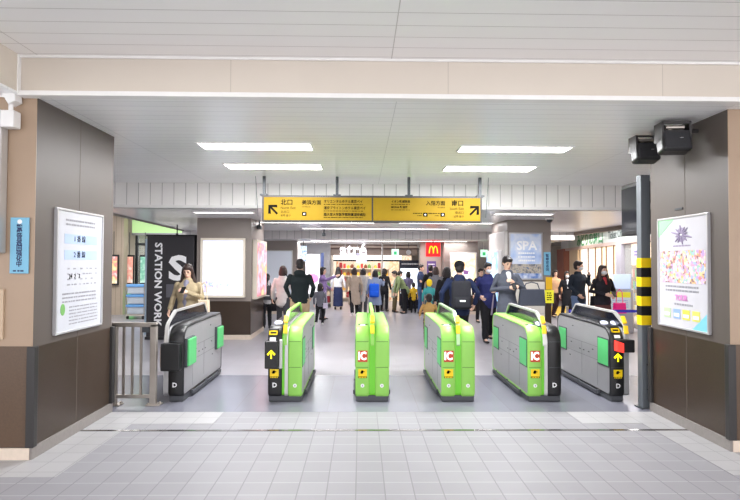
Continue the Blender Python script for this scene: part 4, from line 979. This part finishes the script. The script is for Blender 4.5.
# group on the left
p = person('girl in black with a grey backpack and ponytail beside the lightbox pillar', -2.33, 13.4, 1.36, R(195), cloth('white shirt', (218, 216, 218)), .84, BLK, hair='pony', legs=WALK, hs=1.08)
backpack(p, 'dark grey backpack on the ponytailed girl', DGR, w=.32); handbag(p, 'black bag hanging at the right of the ponytailed girl', BLK, (-.33, -.1, .55), .34, .3, .14, .3)
p = person('woman in a white jacket with a brown bob seen from behind', -1.82, 12.6, 1.57, R(180), cloth('off white', (226, 222, 218)), .78, DGR, hair='bob', hm=M_hairb, fat=1.05, legs=WALK2)
t = handbag(p, 'black shoulder bag of the woman in the white jacket', BLK, (-.44, .02, .6), .3, .26, .12, .1)
MB().tube([(-.05, 0, .25), (.1, .1, .6), (.35, .14, .9), (.42, 0, .92)], .012, 6).build('long_strap', BLK, t)
p = person('man in a dark hooded jacket and khaki trousers walking away', -1.24, 11.0, 1.72, R(180), cloth('dark teal', (36, 44, 46)), .86, cloth('khaki', (190, 164, 134)), arms={'a': ((.28, .06, 1.14), (.22, -.1, .94)), 'b': ((.28, .06, 1.14), (.22, -.1, .94))}, hood=True, fat=1.15, legs=WALK, vox=.012)
p = person('woman in a purple jumper reaching out to the right', -1.1, 15.6, 1.52, R(75), cloth('purple', (146, 120, 172)), .86, DGR, hair='bob', arms={'a': ((.24, -.2, 1.3), (.2, -.5, 1.42)), 'b': ((.24, .0, 1.12), (.22, -.2, 1.0))})
p = person('small child in a grey top and black trousers beside the purple jumper', -1.07, 14.2, 1.08, R(170), cloth('grey top', (110, 112, 122)), .84, BLK, hair='bob', hs=1.35, legs=WALK, shoes=M_shoew)
handbag(p, 'lilac white pouch slung on the small child', cloth('lilac', (214, 208, 228)), (-.24, .05, .72), .2, .22, .08, .5)
p = person('woman with very long black hair, white blouse and wide navy trousers', -.8, 19.0, 1.5, R(180), cloth('white blouse', (228, 228, 232)), .95, cloth('navy wide', (44, 52, 86)), 'wide', 'long', fat=1.05)
# centre
p = person('woman in a long beige coat walking away, leftmost of the coated trio', -.2, 16.6, 1.5, R(188), cloth('beige coat', (186, 168, 152)), .42, BLK, hair='bob', hm=M_hairb, legs=WALK, flare=.2, shoes=M_shoew, fat=1.1)
p = person('woman in a pale grey coat between the beige and the blue coat', .07, 16.9, 1.48, R(175), cloth('pale grey coat', (198, 196, 196)), .5, DGR, hair='bob', legs=WALK2, flare=.15)
handbag(p, 'taupe shoulder bag of the woman in the pale grey coat', cloth('taupe bag', (140, 128, 122)), (.3, .1, .7), .26, .36, .12, .2)
p = person('woman in a grey blue coat with a bright blue bag on her back', .42, 15.8, 1.44, R(185), cloth('blue grey coat', (138, 150, 178)), .5, BLK, hair='bob', arms={'a': ((.28, -.05, 1.18), (.34, -.25, 1.3))}, legs=WALK, flare=.25, fat=1.15)
backpack(p, 'bright blue backpack on the grey blue coat', cloth('bright blue', (36, 96, 220)), (.06, .17, .78), .34, .46, False)
p = person('person in black at the shop counter, behind the pole', .8, 18.4, 1.46, R(150), BLK, .84, BLK, hair='bob')
p = person('person in a grey green coat bending over the counter', 1.13, 18.0, 1.42, R(100), cloth('sage', (150, 158, 146)), .6, cloth('olive brown', (96, 84, 60)), lean=.35, arms={'a': ((.22, -.22, 1.2), (.18, -.4, 1.1)), 'b': ((.22, -.22, 1.2), (.18, -.4, 1.1))})
p = person('person in an olive jacket bending to the left with black trousers', 1.42, 17.6, 1.5, R(-80), cloth('olive', (132, 148, 104)), .82, BLK, hair='short', lean=.6, arms={'a': ((.22, -.2, 1.15), (.2, -.38, 1.0)), 'b': ((.22, -.2, 1.15), (.2, -.38, 1.0))}, fat=1.1)
p = person('person in a muted lilac top in front of the glowing map', 1.62, 18.7, 1.36, R(200), cloth('muted lilac', (120, 116, 150)), .84, BLK, hair='bob', lean=-.15)
p = person('man in a navy short sleeved shirt and jeans standing side on', 1.95, 17.5, 1.6, R(65), cloth('navy shirt', (56, 68, 100)), .86, cloth('jeans', (72, 92, 132)), sleeve=.6, arms={'a': ((.22, -.08, 1.12), (.18, -.3, 1.1)), 'b': ((.22, -.02, 1.12), (.18, -.2, 1.02))})
p = person('person in black beside the man in the navy shirt', 2.2, 17.0, 1.58, R(180), BLK, .84, BLK, hair='short')
p = person('woman in a grey jumper and black skirt seen from behind under the red sign', 2.16, 15.5, 1.54, R(180), cloth('mid grey', (112, 112, 118)), .9, BLK, 'skirt', 'bob', M_hairb, fat=1.05)
p = person('child in a yellow hat and teal top beside the grey jumper', 1.86, 14.6, 1.18, R(170), cloth('teal', (70, 160, 160)), .8, DGR, hair='short', hm=cloth('yellow hat', (250, 214, 50)), hs=1.35)
p = person('child in a yellow top crouching by the glowing map board', 1.75, 17.9, .98, R(190), cloth('yellow top', (240, 196, 60)), .8, BLK, hair='short', hs=1.3)
p = person('toddler in a tan jacket behind the fourth gate', 1.38, 10.9, 1.0, R(180), cloth('tan', (200, 158, 96)), .8, cloth('brown', (100, 82, 70)), hs=1.4, fat=1.15, arms={'a': ((.3, .0, 1.18), (.36, -.05, .98)), 'b': ((.28, -.05, 1.18), (.3, -.12, .98))})
p = person('man in a navy jacket and black cap walking away past the fourth gate', 1.76, 9.6, 1.68, R(182), cloth('navy jacket', (36, 46, 76)), .82, BLK, arms={'a': ((.33, .04, 1.14), (.3, -.1, .92)), 'b': ((.33, .04, 1.14), (.3, -.08, .92))}, cap=BLK, fat=1.15, legs=WALK, vox=.011)
backpack(p, 'black backpack on the man with the cap', cloth('pack black', (44, 44, 50)), (.02, .18, .86), .34, .5)
p = person('person with dark hair half hidden behind the capped man', 1.92, 12.0, 1.56, R(185), BLK, .84, BLK, hair='bob', fat=1.1)
p = person('man in a blue padded jacket and white mask walking through the gates', 2.65, 11.2, 1.66, R(8), cloth('blue padded', (46, 50, 100)), .82, BLK, arms={'a': ((.3, .04, 1.14), (.24, -.2, 1.0)), 'b': ((.27, -.03, 1.13), (.06, -.28, 1.12))}, legs={'a': ((.1, -.1, .5), (.1, -.1, .1)), 'b': ((.1, .04, .5), (.1, .2, .14))}, mask=True, fat=1.15, head=(.1, 0, .1), vox=.011)
t = held(p, 'umbrella', 'closed slim umbrella held by the man in the blue padded jacket', 'umbrella', (-.04, -.3, .62)); MB().cyl((0, 0, 0), (.05, 0, .42), .02, .012).build('canopy', cloth('umbrella grey', (150, 140, 160)), t); MB().cyl((.05, 0, .42), (.07, 0, .54), .008).build('handle', M_black, t)
SG = cloth('suit grey', (92, 96, 108), .08)
p = person('man in a grey suit looking down at his phone behind the fifth gate', 2.66, 9.75, 1.78, R(3), SG, .76, SG, arms={'a': ((.27, .0, 1.12), (.04, -.27, 1.17)), 'b': ((.27, -.06, 1.13), (.02, -.27, 1.26))}, inner=cloth('white collar', (232, 232, 236)), head=(.42, 0, .1), fat=1.0, iz=1.27, vox=.0105)
phone(p, 'smartphone in the hands of the man in the grey suit', (.0, -.36, 1.2))
handbag(p, 'wide dark grey briefcase hanging from the arm of the suited man', cloth('briefcase', (72, 76, 88)), (.36, -.2, .86), .46, .28, .1, .12, name='briefcase')
p = person('person glimpsed beyond the man in the blue padded jacket', 3.35, 15.0, 1.5, R(10), BLK, .84, BLK, hair='short', fat=.95)
# right
p = person('woman in a peach top and dark trousers walking at the far right', 5.95, 16.4, 1.45, R(10), cloth('peach', (226, 180, 142)), .92, cloth('maroon black', (62, 44, 48)), hair='bob', legs=WALK)
p = person('woman in an open black coat and white mask beside the peach top', 6.08, 15.8, 1.42, R(-5), BLK, .5, BLK, hair='bob', inner=cloth('white blouse', (228, 228, 232)), mask=True, legs=WALK2, flare=.1)
p = person('young man in a dark jacket and jeans with a mask, right of the blue notices', 5.04, 12.4, 1.71, R(30), cloth('ink', (46, 54, 66)), .82, cloth('light jeans', (110, 132, 172)), arms={'a': ((.27, .04, 1.14), (.2, -.15, .95)), 'b': ((.27, -.08, 1.16), (.08, -.22, 1.4))}, mask=True, fat=1.15, vox=.012, head=(0, 0, .5))
handbag(p, 'black handbag carried by the young man in the dark jacket', BLK, (.36, -.2, .68), .3, .22, .12, .16)
p = person('woman with long dark hair, black jacket and red blouse holding a phone', 5.2, 11.5, 1.62, R(12), cloth('black jacket', (40, 38, 44)), .86, cloth('brown skirt', (96, 62, 60)), 'skirt', 'long', M_hairb, {'a': ((.3, .02, 1.12), (.12, -.26, 1.06)), 'b': ((.29, .0, 1.1), (.1, -.26, 1.02))}, inner=cloth('red blouse', (176, 60, 66)), mask=True, fat=1.15, vox=.011)
phone(p, 'smartphone held by the woman in the red blouse', (.02, -.36, 1.06))
handbag(p, 'bright pink carrier bag on the arm of the woman in the red blouse', mat('hot pink', (246, 40, 140), .4, emit=.1), (.34, -.12, .62), .3, .24, .1, .3, name='carrier_bag')

# ------------------------------------------------------------------ camera, world
cd = bpy.data.cameras.new('camera'); cam = bpy.data.objects.new('camera', cd); C.objects.link(cam)
cd.sensor_width = 36; cd.lens = 538/740*36; cd.clip_end = 200
yaw, pit, roll = R(.958), R(1.384), .004
F = Vector((math.sin(yaw)*math.cos(pit), math.cos(yaw)*math.cos(pit), math.sin(pit)))
Rt = Vector((math.cos(yaw), -math.sin(yaw), 0)); U = Rt.cross(F)
R2 = Rt*math.cos(roll) + U*math.sin(roll); U2 = -Rt*math.sin(roll) + U*math.cos(roll)
Mc = Matrix((R2, U2, -F)).transposed().to_4x4(); Mc.translation = (0, 0, 1.65); cam.matrix_world = Mc
sc = bpy.context.scene; sc.camera = cam
w = bpy.data.worlds.new('world'); sc.world = w; w.use_nodes = True
w.node_tree.nodes['Background'].inputs[0].default_value = (1, .985, 1, 1); w.node_tree.nodes['Background'].inputs[1].default_value = 1.85
sc.view_settings.view_transform = 'Standard'; sc.view_settings.look = 'None'; sc.view_settings.gamma = 1; sc.view_settings.exposure = .72
